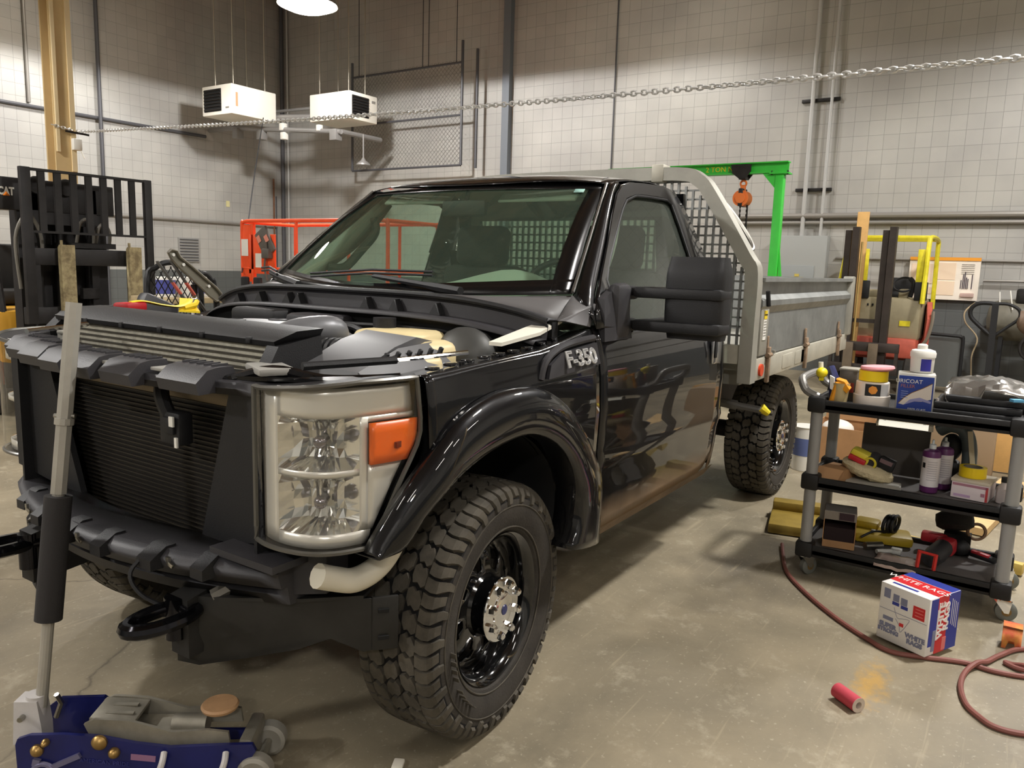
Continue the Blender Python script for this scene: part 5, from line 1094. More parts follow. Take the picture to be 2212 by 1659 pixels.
for (y, z, w, h) in ((-.92, 1.60, .28, .28), (-1.22, 1.64, .26, .24), (-1.22, 1.40, .26, .20), (-.92, 1.36, .28, .10)): b = MB(); b.box((10.892, y, z), (.006, w, h)); b.build('chart', mat('chart_cream', (246, 222, 196), .6), WB_)
b = MB()
for k in range(6): b.box((10.892, -1.50, 1.74-k*.026), (.006, .16, .006))
b.build('print_line', M_pipe, WB_)
for k, (h, y) in enumerate(((.12, -1.43), (.20, -1.455), (.24, -1.475), (.16, -1.495), (.14, -1.515), (.20, -1.565))): b = MB(); b.box((10.890, y, 1.40+h/2), (.012, .010, h)); b.build('bar_mark', mat('mark_dark', (70, 60, 74), .6), WB_)
b = MB(); b.box((10.88, -1.52, 1.31), (.03, .17, .06), bev=.01); b.build('shelf_clutter', mat('pinkish_clutter', (206, 176, 166), .7), WB_)

# ------------------------------------------------------------------ yellow forklift
M_fy = mat('guard_yellow', (228, 214, 46), .5, noise=.12, ns=10); M_fb = mat('forklift_beige', (150, 140, 112), .55, noise=.12, ns=3); M_fr = mat('forklift_red', (186, 88, 70), .6, noise=.15); M_mast = mat('mast_brown', (62, 54, 50), .55, .4, noise=.15)
YF = thing('forklift', 'small forklift with a yellow overhead guard and beige body near the back wall', 'forklift', (9.7, -.55, 0))
for y0, y1 in ((-.345, -.145), (-.79, -.60)):
    b = MB(); b.box((9.2, y0+.055, 1.12), (.12, .085, 2.1)); b.box((9.24, y1-.045, 1.10), (.10, .075, 2.06)); b.build('mast_rail', M_mast, YF)
b = MB(); b.box((9.26, -.47, .95), (.06, .34, .05)); b.build('mast_crossbar', M_mast, YF)
b = MB(); b.cyl((9.2, -.37, .3), (9.2, -.37, 1.98), .014, n=8); b.build('lift_chain', mat('chain_tan', (190, 160, 100), .5, .5), YF)
b = MB(); b.box((9.10, -.52, .62), (.06, .85, .12), bev=.006); b.box((9.10, -.52, .33), (.06, .85, .12), bev=.006); b.box((9.10, -.12, .47), (.05, .04, .4)); b.box((9.10, -.92, .47), (.05, .04, .4)); b.build('carriage', M_mast, YF)
for y in (-.345, -.645): b = MB(); b.box((9.04, y, .36), (.045, .115, .62), bev=.004); b.box((8.65, y, .07), (.78, .115, .04), bev=.004); b.build('fork', mat('fork_brown', (106, 92, 76), .6, .3, noise=.15), YF)
b = MB()
for y, x in ((-.145, 9.45), (-1.12, 9.45)): b.tube(catmull([(x-.05, y, 1.2), (x, y, 1.55), (x+.05, y, 1.95), (x+.2, y, 2.06), (10.5, y, 2.06), (10.62, y, 1.9), (10.7, y, 1.1)], 4), .03, 8)
b.pieces('guard_frame', M_fy, YF)
for x in (9.6, 9.9, 10.2, 10.5): b = MB(); b.box((x, -.63, 2.06), (.05, .96, .045), bev=.006); b.build('guard_bar', M_fy, YF)
for y in (-.36, -1.06): b = MB(); b.box((9.52, y, 1.68), (.05, .11, .44), bev=.006); b.build('guard_post', M_fy, YF); b = MB(); b.box((9.52, y-.02, 1.36), (.07, .15, .24), bev=.01); b.build('light_housing', M_black, YF)
b = MB(); b.tube([(9.40, -.15, 1.95), (9.34, -.06, 1.1)], .02, 6); b.build('side_strut', M_fy, YF)
b = MB(); b.box((9.95, -.66, .98), (.9, .90, .56), bev=.05); b.box((9.75, -.50, 1.30), (.3, .3, .12), bev=.03); b.box((9.75, -.86, 1.30), (.25, .12, .16), bev=.03); bd = b.build('body', M_fb, YF)
b = MB(); b.box((9.495, -.93, .93), (.006, .13, .07)); b.build('yellow_plate', M_fy, bd)
for y in (-.46, -.52): b = MB(); b.box((9.495, y, 1.16), (.006, .02, .03)); b.build('gauge', M_dark, bd)
b = MB(); b.box((9.9, -.60, .60), (1.0, 1.0, .26), bev=.03); b.box((10.4, -.63, .72), (.5, .96, .7), bev=.1); b.build('chassis', M_fr, YF)
b = MB(); b.prism([(9.55, -1.09, .50), (9.55, -1.22, .52), (9.6, -1.24, 1.0), (9.8, -1.20, 1.22), (10.4, -1.15, 1.2), (10.5, -1.1, .5)], (0, .06, 0)); b.build('side_fender', M_fr, YF)
b = MB(); b.tube(catmull([(9.53, -1.13, .62), (9.53, -1.21, .75), (9.56, -1.245, .95), (9.62, -1.24, 1.10)], 4), .022, 6); b.build('fender_stripe', mat('stripe_grey', (120, 110, 96), .5), YF)
b = MB(); b.tube(catmull([(9.6, -.95, 1.28), (9.58, -.98, 1.45), (9.62, -.93, 1.52)], 4), .03, 8); b.torus((9.62, -.86, 1.44), (-.7, 0, .7), .13, .014, 20, 6); b.build('steering_wheel', M_black, YF)
b = MB(); b.box((10.2, -.72, 1.30), (.4, .36, .08), bev=.03); b.box((10.40, -.74, 1.40), (.08, .30, .26), bev=.035); b.build('seat', M_black, YF)
for y in (-.22, -1.05):
    for x, r in ((9.55, .26), (10.42, .22)): b = MB(); b.lathe([(.10, -.07), (r-.03, -.075), (r, -.05), (r, .05), (r-.03, .075), (.08, .06), (.001, .05)], (x, y, r), (0, 1, 0), n=24); b.build('wheel', M_rubber, YF)
b = MB(); b.prism([(9.30, -.36, 0), (9.42, -.36, 0), (10.12, -.36, 2.40), (10.06, -.36, 2.42)], (0, .14, 0)) if False else b.box((9.36, -.318, 1.25), (.035, .145, 2.26), Mx.Rotation(rad(2.5), 3, 'Y'), bev=.003)
b.box((9.345, -.36, .09), (.1, .16, .18)) if False else None
tag(b.build('wood_plank', M_wood), 'upright light wood plank standing behind the yellow forklift mast', 'plank')

# ------------------------------------------------------------------ pallet jack, table and compressor by the back wall
PJ = thing('pallet_jack', 'black pallet jack handle standing before the grey compressor by the back wall', 'pallet jack', (9.75, -1.93, 0))
b = MB(); b.bar((9.80, -1.93, .12), (9.80, -1.92, 1.24), .075, .05, up=(1, 0, 0)); b.build('tow_bar', M_black, PJ)
b = MB(); b.tube(catmull([(9.80, -1.92, 1.235), (9.80, -1.75, 1.235), (9.80, -1.66, 1.17), (9.80, -1.66, 1.06), (9.80, -1.75, .96), (9.80, -1.89, .84)], 4), .026, 8); b.tube(catmull([(9.80, -1.92, 1.235), (9.80, -2.06, 1.235), (9.80, -2.18, 1.17), (9.80, -2.19, 1.06), (9.80, -2.08, .95), (9.80, -1.95, .83)], 4), .02, 8); b.build('handle_loop', M_black, PJ)
for y in (-1.75, -2.10): b = MB(); b.box((10.02, y, .12), (.34, .15, .06), bev=.01); b.box((9.80, (y-1.93)/2, .16), (.1, .2, .1)) if False else None; b.build('fork', M_black, PJ)
b = MB(); b.box((9.82, -1.93, .16), (.14, .5, .12), bev=.02); b.cyl((9.78, -2.0, .08), (9.78, -1.86, .08), .078, n=18); b.build('pump_base', M_black, PJ)
CT = thing('panel_stand', 'black tube framed panel stand behind the white wipes tub', 'stand', (10.0, -1.3, 0))
b = MB(); b.tube(catmull([(9.9, -.98, .80), (9.9, -1.50, .785), (9.9, -1.575, .77), (9.9, -1.60, .70), (9.9, -1.60, .02)], 4), .022, 8); b.tube([(9.9, -.98, .80), (9.9, -.98, .02)], .022, 8); b.build('frame', M_black, CT)
b = MB(); b.box((9.92, -1.29, .42), (.012, .58, .66)); b.build('panel', mat('panel_grey', (92, 94, 92), .6), CT)
AC = thing('air_compressor', 'grey dome shaped compressor tank with a hanging hose by the back wall', 'compressor', (10.5, -1.85, 0))
b = MB(); b.lathe([(.001, 0), (.16, .02), (.24, .07), (.275, .16), (.28, .3), (.28, 1.0), (.24, 1.1), (.001, 1.12)], (10.62, -1.80, 1.0), (.05, -1, 0), n=28); b.build('tank', mat('tank_grey', (108, 104, 92), .5, noise=.12), AC)
b = MB(); b.box((10.62, -2.3, 1.33), (.3, .36, .2), bev=.03); b.cyl((10.5, -2.25, 1.3), (10.5, -2.25, 1.44), .05, n=14); b.build('motor', M_dsteel, AC)
for x in (10.48, 10.78):
    for y in (-2.0, -2.65): b = MB(); b.box((x, y, .39), (.05, .05, .78)); b.build('leg', M_black, AC)
b = MB(); b.tube(catmull([(10.40, -1.66, 1.22), (10.32, -1.56, 1.10), (10.30, -1.58, .95), (10.25, -1.74, .75), (10.22, -1.70, .5), (10.2, -1.72, .2), (10.2, -1.66, .02)], 5), .010, 6); b.build('hose', mat('pale_hose', (168, 150, 120), .6), AC)
b = MB(); b.tube([(10.45, -1.93, 1.38), (10.38, -1.95, 1.20)], .008, 6); b.tube([(10.45, -2.05, 1.40), (10.36, -2.10, 1.15)], .008, 6); b.pieces('white_cable', M_white, AC)
b = MB(); b.tube(catmull([(10.93, -1.70, 1.52), (10.93, -2.3, 1.52), (10.93, -2.45, 1.45), (10.93, -2.5, 1.30)], 4), .02, 8); tag(b.build('pipe_rail', M_pipe), 'grey curved pipe rail right of the white display board', 'rail')
MT = thing('bench_grinder', 'brown rounded machine at the right edge by the back wall', 'machine', (9.6, -2.5, 0))
b = MB(); b.sphere((9.6, -2.42, 1.02), (.22, .25, .18)); b.cyl((9.6, -2.2, 1.05), (9.6, -2.45, 1.05), .12, n=20); b.build('motor_body', mat('machine_brown', (112, 92, 76), .6), MT)
b = MB(); b.cyl((9.6, -2.42, .02), (9.6, -2.42, .9), .06, n=14); b.box((9.6, -2.42, .02), (.4, .4, .04)); b.build('pedestal', M_dsteel, MT)
b = MB(); b.torus((9.5, -2.4, .72), (1, 0, 0), .16, .02, 20, 6); b.build('hand_wheel', M_dsteel, MT)

# ------------------------------------------------------------------ things lying on the floor at the right
RBA = math.atan2(-.90, -.43)   # local x runs along the printed front edge
RB = thing('rag_box', 'white, red and blue box of rags on the floor over the hose', 'box', (1.535, -2.05, 0), RBA)
W = dict(parent=RB, world=False)
# local frame: front (plain white) face is at -y', printed end face at +x'
def rbx(b): return b
LX, LY, LZ = .215, .215, .245
M_bw = mat('box_white', (238, 236, 232), .5); M_br = mat('box_red', (206, 40, 46), .45); M_bb = mat('box_blue', (46, 60, 150), .45); M_bg = mat('print_grey_blue', (128, 132, 158), .6)
SY = 1 if (Mx.Rotation(RBA, 3, 'Z') @ V((0, 1, 0))).x < 0 else -1      # side of the plain face
b = MB(); b.box((0, 0, LZ/2+.0215), (LX, LY, LZ), bev=.003); b.build('carton', M_bw, **W)
def fpl(x, z, w, h, m, nm, d=.0012):   # print on the plain face
    b = MB(); b.box((x, SY*(LY/2+d/2), z+.0215), (w, d, h)); return b.build(nm, m, **W)
FX = axes((0, SY*(LY/2+.0012), 0), (-SY, 0, 0), (0, 0, 1))
def ftext(t, s, x, z, m, nm, sx=1.0, bold=0): b = MB(); b.text(t, s, Mx.Translation((x, 0, z+.0215)) @ FX, .0006, sx=sx, bold=bold); return b.build(nm, m, **W)
R_ = -SY   # direction of reading on the plain face (left to right)
for (u, z, w, h) in ((-.075, .205, .028, .040), (-.035, .197, .026, .030), (.0, .192, .028, .030)): fpl(R_*u, z, w, h, M_bg, 'shield_print')
for (u, z) in ((-.035, .172), (.003, .168)): fpl(R_*u, z, .030, .014, M_bb, 'blue_tag')
fpl(R_*.066, .170, .050, .052, M_br, 'red_tag')
for k in range(3): fpl(R_*.068, .185-k*.014, .034, .004, mat('pink_print', (226, 120, 116), .5), 'tag_line', .002)
fpl(0, .135, LX-.01, .0015, M_bg, 'flap_seam')
fpl(R_*-.062, .098, .045, .016, M_bg, 'small_print')
ftext('SUPER', .027, R_*-.060, .066, M_bg, 'lettering', bold=.0016); ftext('STRONG', .023, R_*-.056, .044, M_bg, 'lettering', bold=.0014)
ftext('WHITE', .027, R_*.060, .060, M_bg, 'lettering', bold=.0016); ftext('RAGS', .027, R_*.060, .036, M_bg, 'lettering', bold=.0016)
b = MB(); b.tube(catmull([(R_*x, SY*(LY/2+.001), z+.0215) for x, z in ((-.04, .155), (-.03, .13), (-.02, .115), (0, .12), (.03, .125), (.02, .10), (.01, .08), (-.005, .06), (-.01, .085), (-.03, .11))], 4), .0009, 4, closed=False); b.build('line_drawing', M_bg, **W)
fpl(R_*-.002, .092, .018, .014, M_br, 'red_mark', .002)
SX = 1 if (Mx.Rotation(RBA, 3, 'Z') @ V((1, 0, 0))).y < 0 else -1
def epl(y, z, w, h, m, nm, d=.0012): b = MB(); b.box((SX*(LX/2+d/2), y, z+.0215), (d, w, h)); return b.build(nm, m, **W)
Q = -SY  # away from the plain face on the end face
epl(Q*-.012, LZ/2, .072, LZ-.002, M_br, 'red_panel'); epl(Q*.065, LZ/2, .082, LZ-.002, M_bb, 'blue_panel'); epl(Q*-.072, .14, .048, .20, M_bb, 'blue_flap')
epl(Q*-.060, .06, .022, .09, M_bg, 'flap_print', .002)
EX = axes((SX*(LX/2+.0018), 0, 0), (0, 0, 1), (0, Q*-1, 0))
def etext(t, s, y, z, m, nm, sx=1.0, bold=0): b = MB(); b.text(t, s, Mx.Translation((0, y, z+.0215)) @ EX, .0010, sx=sx, bold=bold); return b.build(nm, m, **W)
etext('WHITE', .050, Q*-.021, .140, M_bw, 'lettering', 1.0, .0018); etext('RAGS', .050, Q*.017, .152, M_bw, 'lettering', 1.0, .0018); epl(Q*-.043, .125, .009, .13, M_bw, 'white_bar', .002)
epl(Q*.015, .035, .028, .055, mat('pink_print', (226, 120, 116), .5), 'shield_badge', .002)
for k in range(4): epl(Q*(.052+k*.013), .165-k*.008, .003, .11, M_bw, 'print_line', .002)
# top face print
def tpl(x, y, w, h, m, nm, d=.0012): b = MB(); b.box((x, y, LZ+.0215+d/2), (w, h, d)); return b.build(nm, m, **W)
tpl(0, Q*.075, LX-.004, .06, M_bb, 'blue_top_panel'); tpl(0, Q*-.005, LX-.004, .09, M_br, 'red_top_panel'); tpl(SX*-.02, Q*-.075, .11, .014, M_bb, 'blue_top_bar')
TX = axes((0, 0, LZ+.0235), (SX, 0, 0), (0, Q*1, 0)) if V((SX, 0, 0)).cross(V((0, Q, 0))).z > 0 else axes((0, 0, LZ+.0235), (-SX, 0, 0), (0, Q*1, 0))
b = MB(); b.text('WHITE RAGS', .045, Mx.Translation((SX*-.01, Q*-.002, 0)) @ TX, .0006); b.build('lettering', M_bw, **W)
# hose
M_hr = mat('hose_red', (128, 78, 70), .6, noise=.1)
hp_ = [(2.42, -1.27), (2.25, -1.32), (2.01, -1.402), (1.792, -1.546), (1.601, -1.712), (1.455, -1.875), (1.39, -1.98), (1.42, -2.10), (1.469, -2.233), (1.462, -2.344), (1.50, -2.47), (1.62, -2.62), (1.80, -2.60), (1.76, -2.437), (1.631, -2.355), (1.50, -2.30), (1.40, -2.25), (1.255, -2.239), (1.12, -2.265), (1.05, -2.31), (1.009, -2.361), (1.02, -2.444), (1.10, -2.56), (1.30, -2.62), (1.48, -2.52), (1.545, -2.41), (1.575, -2.375), (1.56, -2.42), (1.50, -2.52), (1.45, -2.7)]
b = MB(); zz = []
pts = catmull([(x, y, .0105) for x, y in hp_], 6)
for i, q in enumerate(pts):
    for j in range(0, i-12, 2):
        if (pts[j].xy-q.xy).length < .03: q.z = max(q.z, .034)
for k in range(4):
    for i in range(1, len(pts)-1): pts[i].z = (pts[i-1].z+2*pts[i].z+pts[i+1].z)/4
b.tube(pts, .0105, 8); tag(b.build('air_hose', M_hr), 'dull red air hose winding over the floor from the cart past the rag box', 'hose')
RR = thing('sandpaper_roll', 'short red roll with a pale hollow end lying on the open floor', 'roll', (.85, -1.905, 0))
a0, a1 = V((.900, -1.865, .029)), V((.835, -1.95, .029)); x_, y_, z_ = frame(a0, a1)
b = MB(); b.skin([b.ring(a0, x_, y_, .028, 24), b.ring(a1, x_, y_, .028, 24)], caps=False); b.build('wrap', mat('roll_red', (196, 70, 84), .7), RR)
b = MB(); r1 = [b.ring(a0, x_, y_, .0275, 24), b.ring(a1+z_*.001, x_, y_, .0275, 24), b.ring(a1+z_*.001, x_, y_, .013, 24), b.ring(a0, x_, y_, .013, 24)]; b.skin(r1+[r1[0]], caps=False); b.build('core', mat('roll_core', (206, 190, 176), .8), RR)
OB = thing('angle_bracket', 'small worn red and orange bracket standing on the floor below the cart caster', 'bracket', (1.77, -2.38, 0))
b = MB(); b.prism([(1.745, -2.355, 0), (1.745, -2.355, .095), (1.745, -2.425, .095), (1.745, -2.425, 0), (1.745, -2.405, 0), (1.745, -2.40, .035), (1.745, -2.38, .035), (1.745, -2.37, 0)], (.006, 0, 0)); b.box((1.78, -2.39, .092), (.07, .07, .006)); b.box((1.812, -2.39, .045), (.006, .07, .09)); b.build('plate', mat('worn_red_orange', (196, 66, 50), .7, ns=12, dirt=(200, 140, 60)), OB)
tag(MB().box((-.345, -.836, .006), (.05, .035, .012), Mx.Rotation(.5, 3, 'Z'), bev=.005).build('paper_scrap', mat('scrap_white', (232, 226, 210), .8)), 'small white paper scrap on the floor before the front wheel', 'scrap')

# ------------------------------------------------------------------ service cart
CX0, CX1, CY0, CY1 = 2.03, 2.53, -1.44, -2.36
CA = thing('service_cart', 'black three shelf service cart on casters with pale grey posts, loaded with tools', 'cart', (2.28, -1.90, 0))
M_cb = mat('cart_black', (22, 21, 21), .55, bump=.1, bs=250); M_cp = mat('cart_post', (150, 150, 148), .4, .1); M_cs = mat('shelf_grey', (96, 92, 90), .7, noise=.15)
for z0, z1 in ((.862, .93), (.465, .535), (.11, .178)):
    zs = z0+.035; b = MB(); t_ = .022
    b.box(((CX0+CX1)/2, (CY0+CY1)/2, zs-.01), (CX1-CX0, CY0-CY1, .02))
    for (x, y, dx, dy) in ((CX0+t_/2, (CY0+CY1)/2, t_, CY0-CY1), (CX1-t_/2, (CY0+CY1)/2, t_, CY0-CY1), ((CX0+CX1)/2, CY0-t_/2, CX1-CX0, t_), ((CX0+CX1)/2, CY1+t_/2, CX1-CX0, t_)): b.box((x, y, (z0+z1)/2-.004), (dx, dy, z1-z0-.008), bev=.005)
    for x in (CX0+.03, CX1-.03):
        for y in (CY0-.03, CY1+.03): b.box((x, y, (z0+z1)/2), (.085, .085, z1-z0+.012), bev=.012)
    sh = b.build('shelf', M_cb, CA)
    if z0 < .6: b = MB(); b.box(((CX0+CX1)/2, (CY0+CY1)/2, zs+.001), (CX1-CX0-.05, CY0-CY1-.05, .004)); b.build('shelf_liner', M_cs, sh)
for x in (CX0+.03, CX1-.03):
    for y in (CY0-.03, CY1+.03):
        b = MB(); b.cyl((x, y, .17), (x, y, .47), .0285, n=20); b.cyl((x, y, .53), (x, y, .865), .0285, n=20); b.build('post', M_cp, CA)
        an = rnd.uniform(.3, .9) if y > -1.9 else rnd.uniform(1.0, 1.6); dx, dy = math.cos(an)*.03, -math.sin(an)*.03
        c = V((x+dx, y+dy, .046)); ax = V((math.sin(an), math.cos(an), 0)); b = MB(); b.lathe([(.014, -.016), (.036, -.017), (.045, -.012), (.046, 0), (.045, .012), (.036, .017), (.014, .016)], c, ax, n=24); cs = b.build('caster', mat('caster_grey', (110, 112, 106), .5), CA)
        b = MB(); b.lathe([(.020, -.019), (.010, -.021), (.001, -.0215)], c, ax, n=18); b.lathe([(.001, .0215), (.010, .021), (.020, .019)], c, ax, n=18); b.build('caster_hub', mat('caster_hub', (130, 104, 62), .5, .4), cs)
        b = MB()
        for sg in (-1, 1): q = c+ax*(.022*sg); b.prism([q+V((-dx*1.2-.02*dx/.03, -dy*1.2-.02*dy/.03, .055)), q+V((dx*.6, dy*.6, .055)), q+V((dx*.3, dy*.3, -.006)), q+V((-dx*.3, -dy*.3, -.006))], ax*.003)
        b.cyl((x, y, .098), (x, y, .112), .024, n=14); b.box((c.x-dx*.3, c.y-dy*.3, .102), (.05, .05, .006)); b.build('caster_fork', M_chrome, cs)
b = MB(); b.tube(catmull([(CX0+.04, CY0-.03, .93), (CX0+.04, CY0+.03, .955), (CX0+.06, CY0+.06, 1.0), (CX0+.12, CY0+.065, 1.015), (CX1-.12, CY0+.065, 1.015), (CX1-.06, CY0+.06, 1.0), (CX1-.04, CY0+.03, .955), (CX1-.04, CY0-.03, .93)], 4), .02, 10); b.build('push_handle', mat('handle_silver', (140, 138, 134), .4, .4), CA)

TZ, MZ, BZ = .898, .504, .150
def cyl_thing(name, label, cat, x, y, z, prof, m, n=32, group=None):
    t = thing(name, label, cat, (x, y, z), group=group); MB().lathe(prof, (x, y, z), n=n).build('body', m, t); return t
# ---- top shelf
t = thing('air_blow_tool', 'yellow capped tool with a blue and white body propped at the cart handle', 'tool', (2.10, -1.46, TZ))
b = MB(); b.sphere((2.06, -1.475, 1.055), (.035, .028, .026), 14, 10); b.box((2.065, -1.475, 1.03), (.02, .02, .03)); b.build('yellow_cap', mat('cap_yellow', (236, 216, 34), .4), t)
b = MB(); b.tube([(2.12, -1.50, 1.08), (2.10, -1.53, 1.02), (2.09, -1.535, .90)], [.022, .026, .02], 10); b.build('blue_body', mat('navy_plastic', (38, 44, 92), .4), t)
b = MB(); b.prism([(2.055, -1.515, 1.045), (2.055, -1.535, 1.035), (2.055, -1.54, .97), (2.055, -1.52, .98)], (.02, 0, 0)); b.build('white_label', M_white, t)
b = MB(); b.cyl((2.08, -1.465, 1.07), (2.08, -1.462, 1.105), .012, n=10); b.build('nozzle', M_white, t)
t = thing('mixing_cup', 'clear plastic cup with amber liner at the left of the cart top', 'cup', (2.09, -1.565, TZ))
b = MB(); b.lathe([(.034, .002), (.045, .112)], (2.09, -1.562, TZ), n=24, caps=False); b.face([(2.09+.03*math.cos(a), -1.562+.03*math.sin(a), TZ+.002) for a in [2*math.pi*i/24 for i in range(24)]]); b.build('cup', mat('cup_smoky', (190, 172, 128), .2, trans=.0, spec=.6), t)
b = MB(); b.prism([(2.055, -1.545, 1.03), (2.055, -1.585, 1.02), (2.048, -1.612, .985), (2.05, -1.600, .965), (2.055, -1.57, .99)], (.05, 0, .005)); b.tube([(2.06, -1.53, TZ+.02), (2.06, -1.55, 1.01), (2.07, -1.59, 1.01)], .012, 8); b.build('amber_liner', mat('amber_film', (232, 156, 40), .3), t)
t = thing('parts_tub', 'small clear square tub behind the amber cup on the cart top', 'tub', (2.30, -1.56, TZ))
MB().box((2.30, -1.565, TZ+.08), (.09, .085, .16), bev=.004).build('tub', mat('tub_smoke', (104, 98, 90), .25), t)
b = MB(); b.box((2.30, -1.565, TZ+.162), (.098, .093, .012), bev=.004); b.build('tub_rim', mat('tub_rim', (170, 166, 156), .3), t); b = MB(); b.box((2.254, -1.575, TZ+.07), (.004, .04, .05)); b.build('red_print', mat('print_red', (196, 84, 74), .5), t)
t = thing('plastic_bucket', 'white bucket with a black and orange label under a yellow tape roll', 'bucket', (2.142, -1.70, TZ))
o_ = t; b = MB(); b.lathe([(.080, 0), (.082, .004), (.084, .060), (.078, .062), (.075, .125), (.070, .128), (.001, .130)], (2.142, -1.70, TZ+.002), n=40); b.build('bucket', mat('bucket_white', (226, 216, 206), .4), t)
def wrap(cx, cy, r, a0, a1, z0, z1, m, nm, t, n=10): b = MB(); b.grid(n, 2, lambda u, w: (cx+r*math.cos(lerp(a0, a1, u)), cy+r*math.sin(lerp(a0, a1, u)), lerp(z0, z1, w))); return b.build(nm, m, t, smooth=60)
av = math.atan2(-2.31+1.70, -2.01-2.13)   # towards the camera
wrap(2.142, -1.70, .0785, av-.42, av+.50, TZ+.062, TZ+.122, M_black, 'label', t); wrap(2.142, -1.70, .0790, av+.50, av+1.1, TZ+.062, TZ+.122, mat('label_silver', (176, 174, 174), .5), 'label', t)
b = MB(); b.grid(8, 8, lambda u, w: (lambda a, r: (2.142+.0800*math.cos(av+.04+r*math.cos(a)/.08), -1.70+.0800*math.sin(av+.04+r*math.cos(a)/.08), TZ+.094+r*math.sin(a)))(2*math.pi*u, .021*w)); b.build('orange_disc', mat('label_orange', (220, 140, 50), .5), t)
def tape(cx, cy, z, r, h, label):
    t = thing('tape_roll', label, 'tape', (cx, cy, z)); b = MB(); rg = [b.ring((cx, cy, z), V((1, 0, 0)), V((0, 1, 0)), r, 40), b.ring((cx, cy, z+h), V((1, 0, 0)), V((0, 1, 0)), r, 40), b.ring((cx, cy, z+h), V((1, 0, 0)), V((0, 1, 0)), r*.72, 40), b.ring((cx, cy, z), V((1, 0, 0)), V((0, 1, 0)), r*.72, 40)]; b.skin(rg+[rg[0]], caps=False); b.build('tape', mat('tape_yellow', (238, 206, 26), .45), t)
    b = MB(); rg = [b.ring((cx, cy, z+e), V((1, 0, 0)), V((0, 1, 0)), q, 32) for q, e in ((r*.72, 0), (r*.72, h), (r*.64, h), (r*.64, 0))]; b.skin(rg+[rg[0]], caps=False); b.build('core', mat('tape_core', (120, 112, 100), .8), t)
tape(2.142, -1.70, TZ+.133, .066, .050, 'yellow tape roll sitting on the white bucket under the pink pad')
b = MB(); b.lathe([(.001, 0), (.070, .001), (.078, .010), (.074, .020), (.001, .026)], (2.142, -1.715, TZ+.185), (.0, .06, 1), n=36); tag(b.build('polishing_pad', mat('pad_pink', (236, 160, 166), .8)), 'pink round pad on top of the yellow tape roll', 'pad')
t = thing('filler_can', 'blue and white rectangular filler can on the cart top', 'can', (2.125, -1.89, TZ), rad(7))
W = dict(parent=t, world=False); w_, d_, h_ = .160, .10, .190
MB().box((0, 0, h_/2+.002), (d_, w_, h_), bev=.006).build('can', mat('can_silver', (196, 194, 186), .35, .5), **W)
b = MB(); b.box((-d_/2-.0008, 0, h_/2), (.0016, w_-.012, h_-.022)); b.build('blue_label', mat('can_blue', (38, 64, 146), .4), **W)
b = MB(); cv = [(-.068, .045), (-.045, .075), (-.015, .100), (.03, .125), (.068, .150)]
b.prism([(-d_/2-.0016, -u, z) for u, z in cv]+[(-d_/2-.0016, -.068, .075), (-d_/2-.0016, -.03, .062), (-d_/2-.0016, .0, .06), (-d_/2-.0016, .045, .04)], (-.0008, 0, 0)); b.build('white_swoosh', mat('swoosh_white', (222, 214, 206), .4), **W)
b = MB(); b.prism([(-d_/2-.0026, .045, .04), (-d_/2-.0026, 0, .06), (-d_/2-.0026, -.03, .064), (-d_/2-.0026, -.068, .055), (-d_/2-.0026, -.068, .066), (-d_/2-.0026, -.02, .080), (-d_/2-.0026, .02, .068)], (-.0006, 0, 0)); b.build('lavender_swoosh', mat('swoosh_lavender', (150, 150, 196), .4), **W)
b = MB(); b.tube([(-d_/2-.0022, -u, z) for u, z in catmull([(u, z, 0) for u, z in cv], 1) and cv], .0018, 4); b.build('bronze_line', mat('bronze', (150, 110, 70), .4, .6), **W)
CX_ = axes((-d_/2-.002, 0, 0), (0, -1, 0), (0, 0, 1))
b = MB(); b.text('URICOAT', .026, Mx.Translation((0, .030, .153)) @ CX_, .0005); b.build('lettering', M_white, **W)
b = MB(); b.text('FILLER', .022, Mx.Translation((0, .034, .130)) @ CX_, .0005); b.build('lettering', mat('letter_copper', (176, 110, 96), .4), **W)
b = MB(); b.text('FIBER GLASS', .014, Mx.Translation((0, -.012, .022)) @ CX_, .0005); b.build('lettering', M_white, **W)
for k in range(4): b = MB(); b.box((-d_/2-.002, .045, .105-k*.010), (.001, .03, .003)); b.build('print_line', mat('pale_blue_print', (140, 156, 206), .5), **W)
t = thing('wipes_tub', 'white wipes tub with a domed lid standing on the filler can', 'tub', (2.15, -1.90, TZ+.193))
b = MB(); b.lathe([(.048, 0), (.050, .004), (.052, .075), (.05, .078), (.001, .078)], (2.15, -1.905, TZ+.194), n=36); b.build('tub', M_white, t)
b = MB(); b.lathe([(.055, .072), (.056, .092), (.050, .104), (.03, .110), (.001, .112)], (2.15, -1.905, TZ+.194), n=36); b.lathe([(.022, .10), (.022, .128), (.016, .134), (.001, .135)], (2.145, -1.90, TZ+.194), n=20); b.build('lid', M_white, t)
wrap(2.15, -1.905, .0525, av-.15, av+.75, TZ+.203, TZ+.260, mat('label_royal', (54, 52, 150), .4), 'label', t)
t = thing('parts_tray', 'black stacked trays under the silver plastic film at the right of the cart top', 'tray', (2.30, -2.16, TZ))
for z, x0, y0, d in ((.0, 2.28, -2.14, 1.0), (.032, 2.29, -2.15, .98), (.064, 2.31, -2.17, .9)): b = MB(); b.box((x0, y0, TZ+z+.017), (.34*d, .36*d, .030), bev=.006); b.build('tray', M_black, t)
b = MB(); b.box((2.13, -2.30, TZ+.105), (.03, .05, .012), Mx.Rotation(.6, 3, 'Z')); b.build('blue_sticker', mat('sticker_blue', (90, 160, 200), .5), t)
rr = random.Random(8)
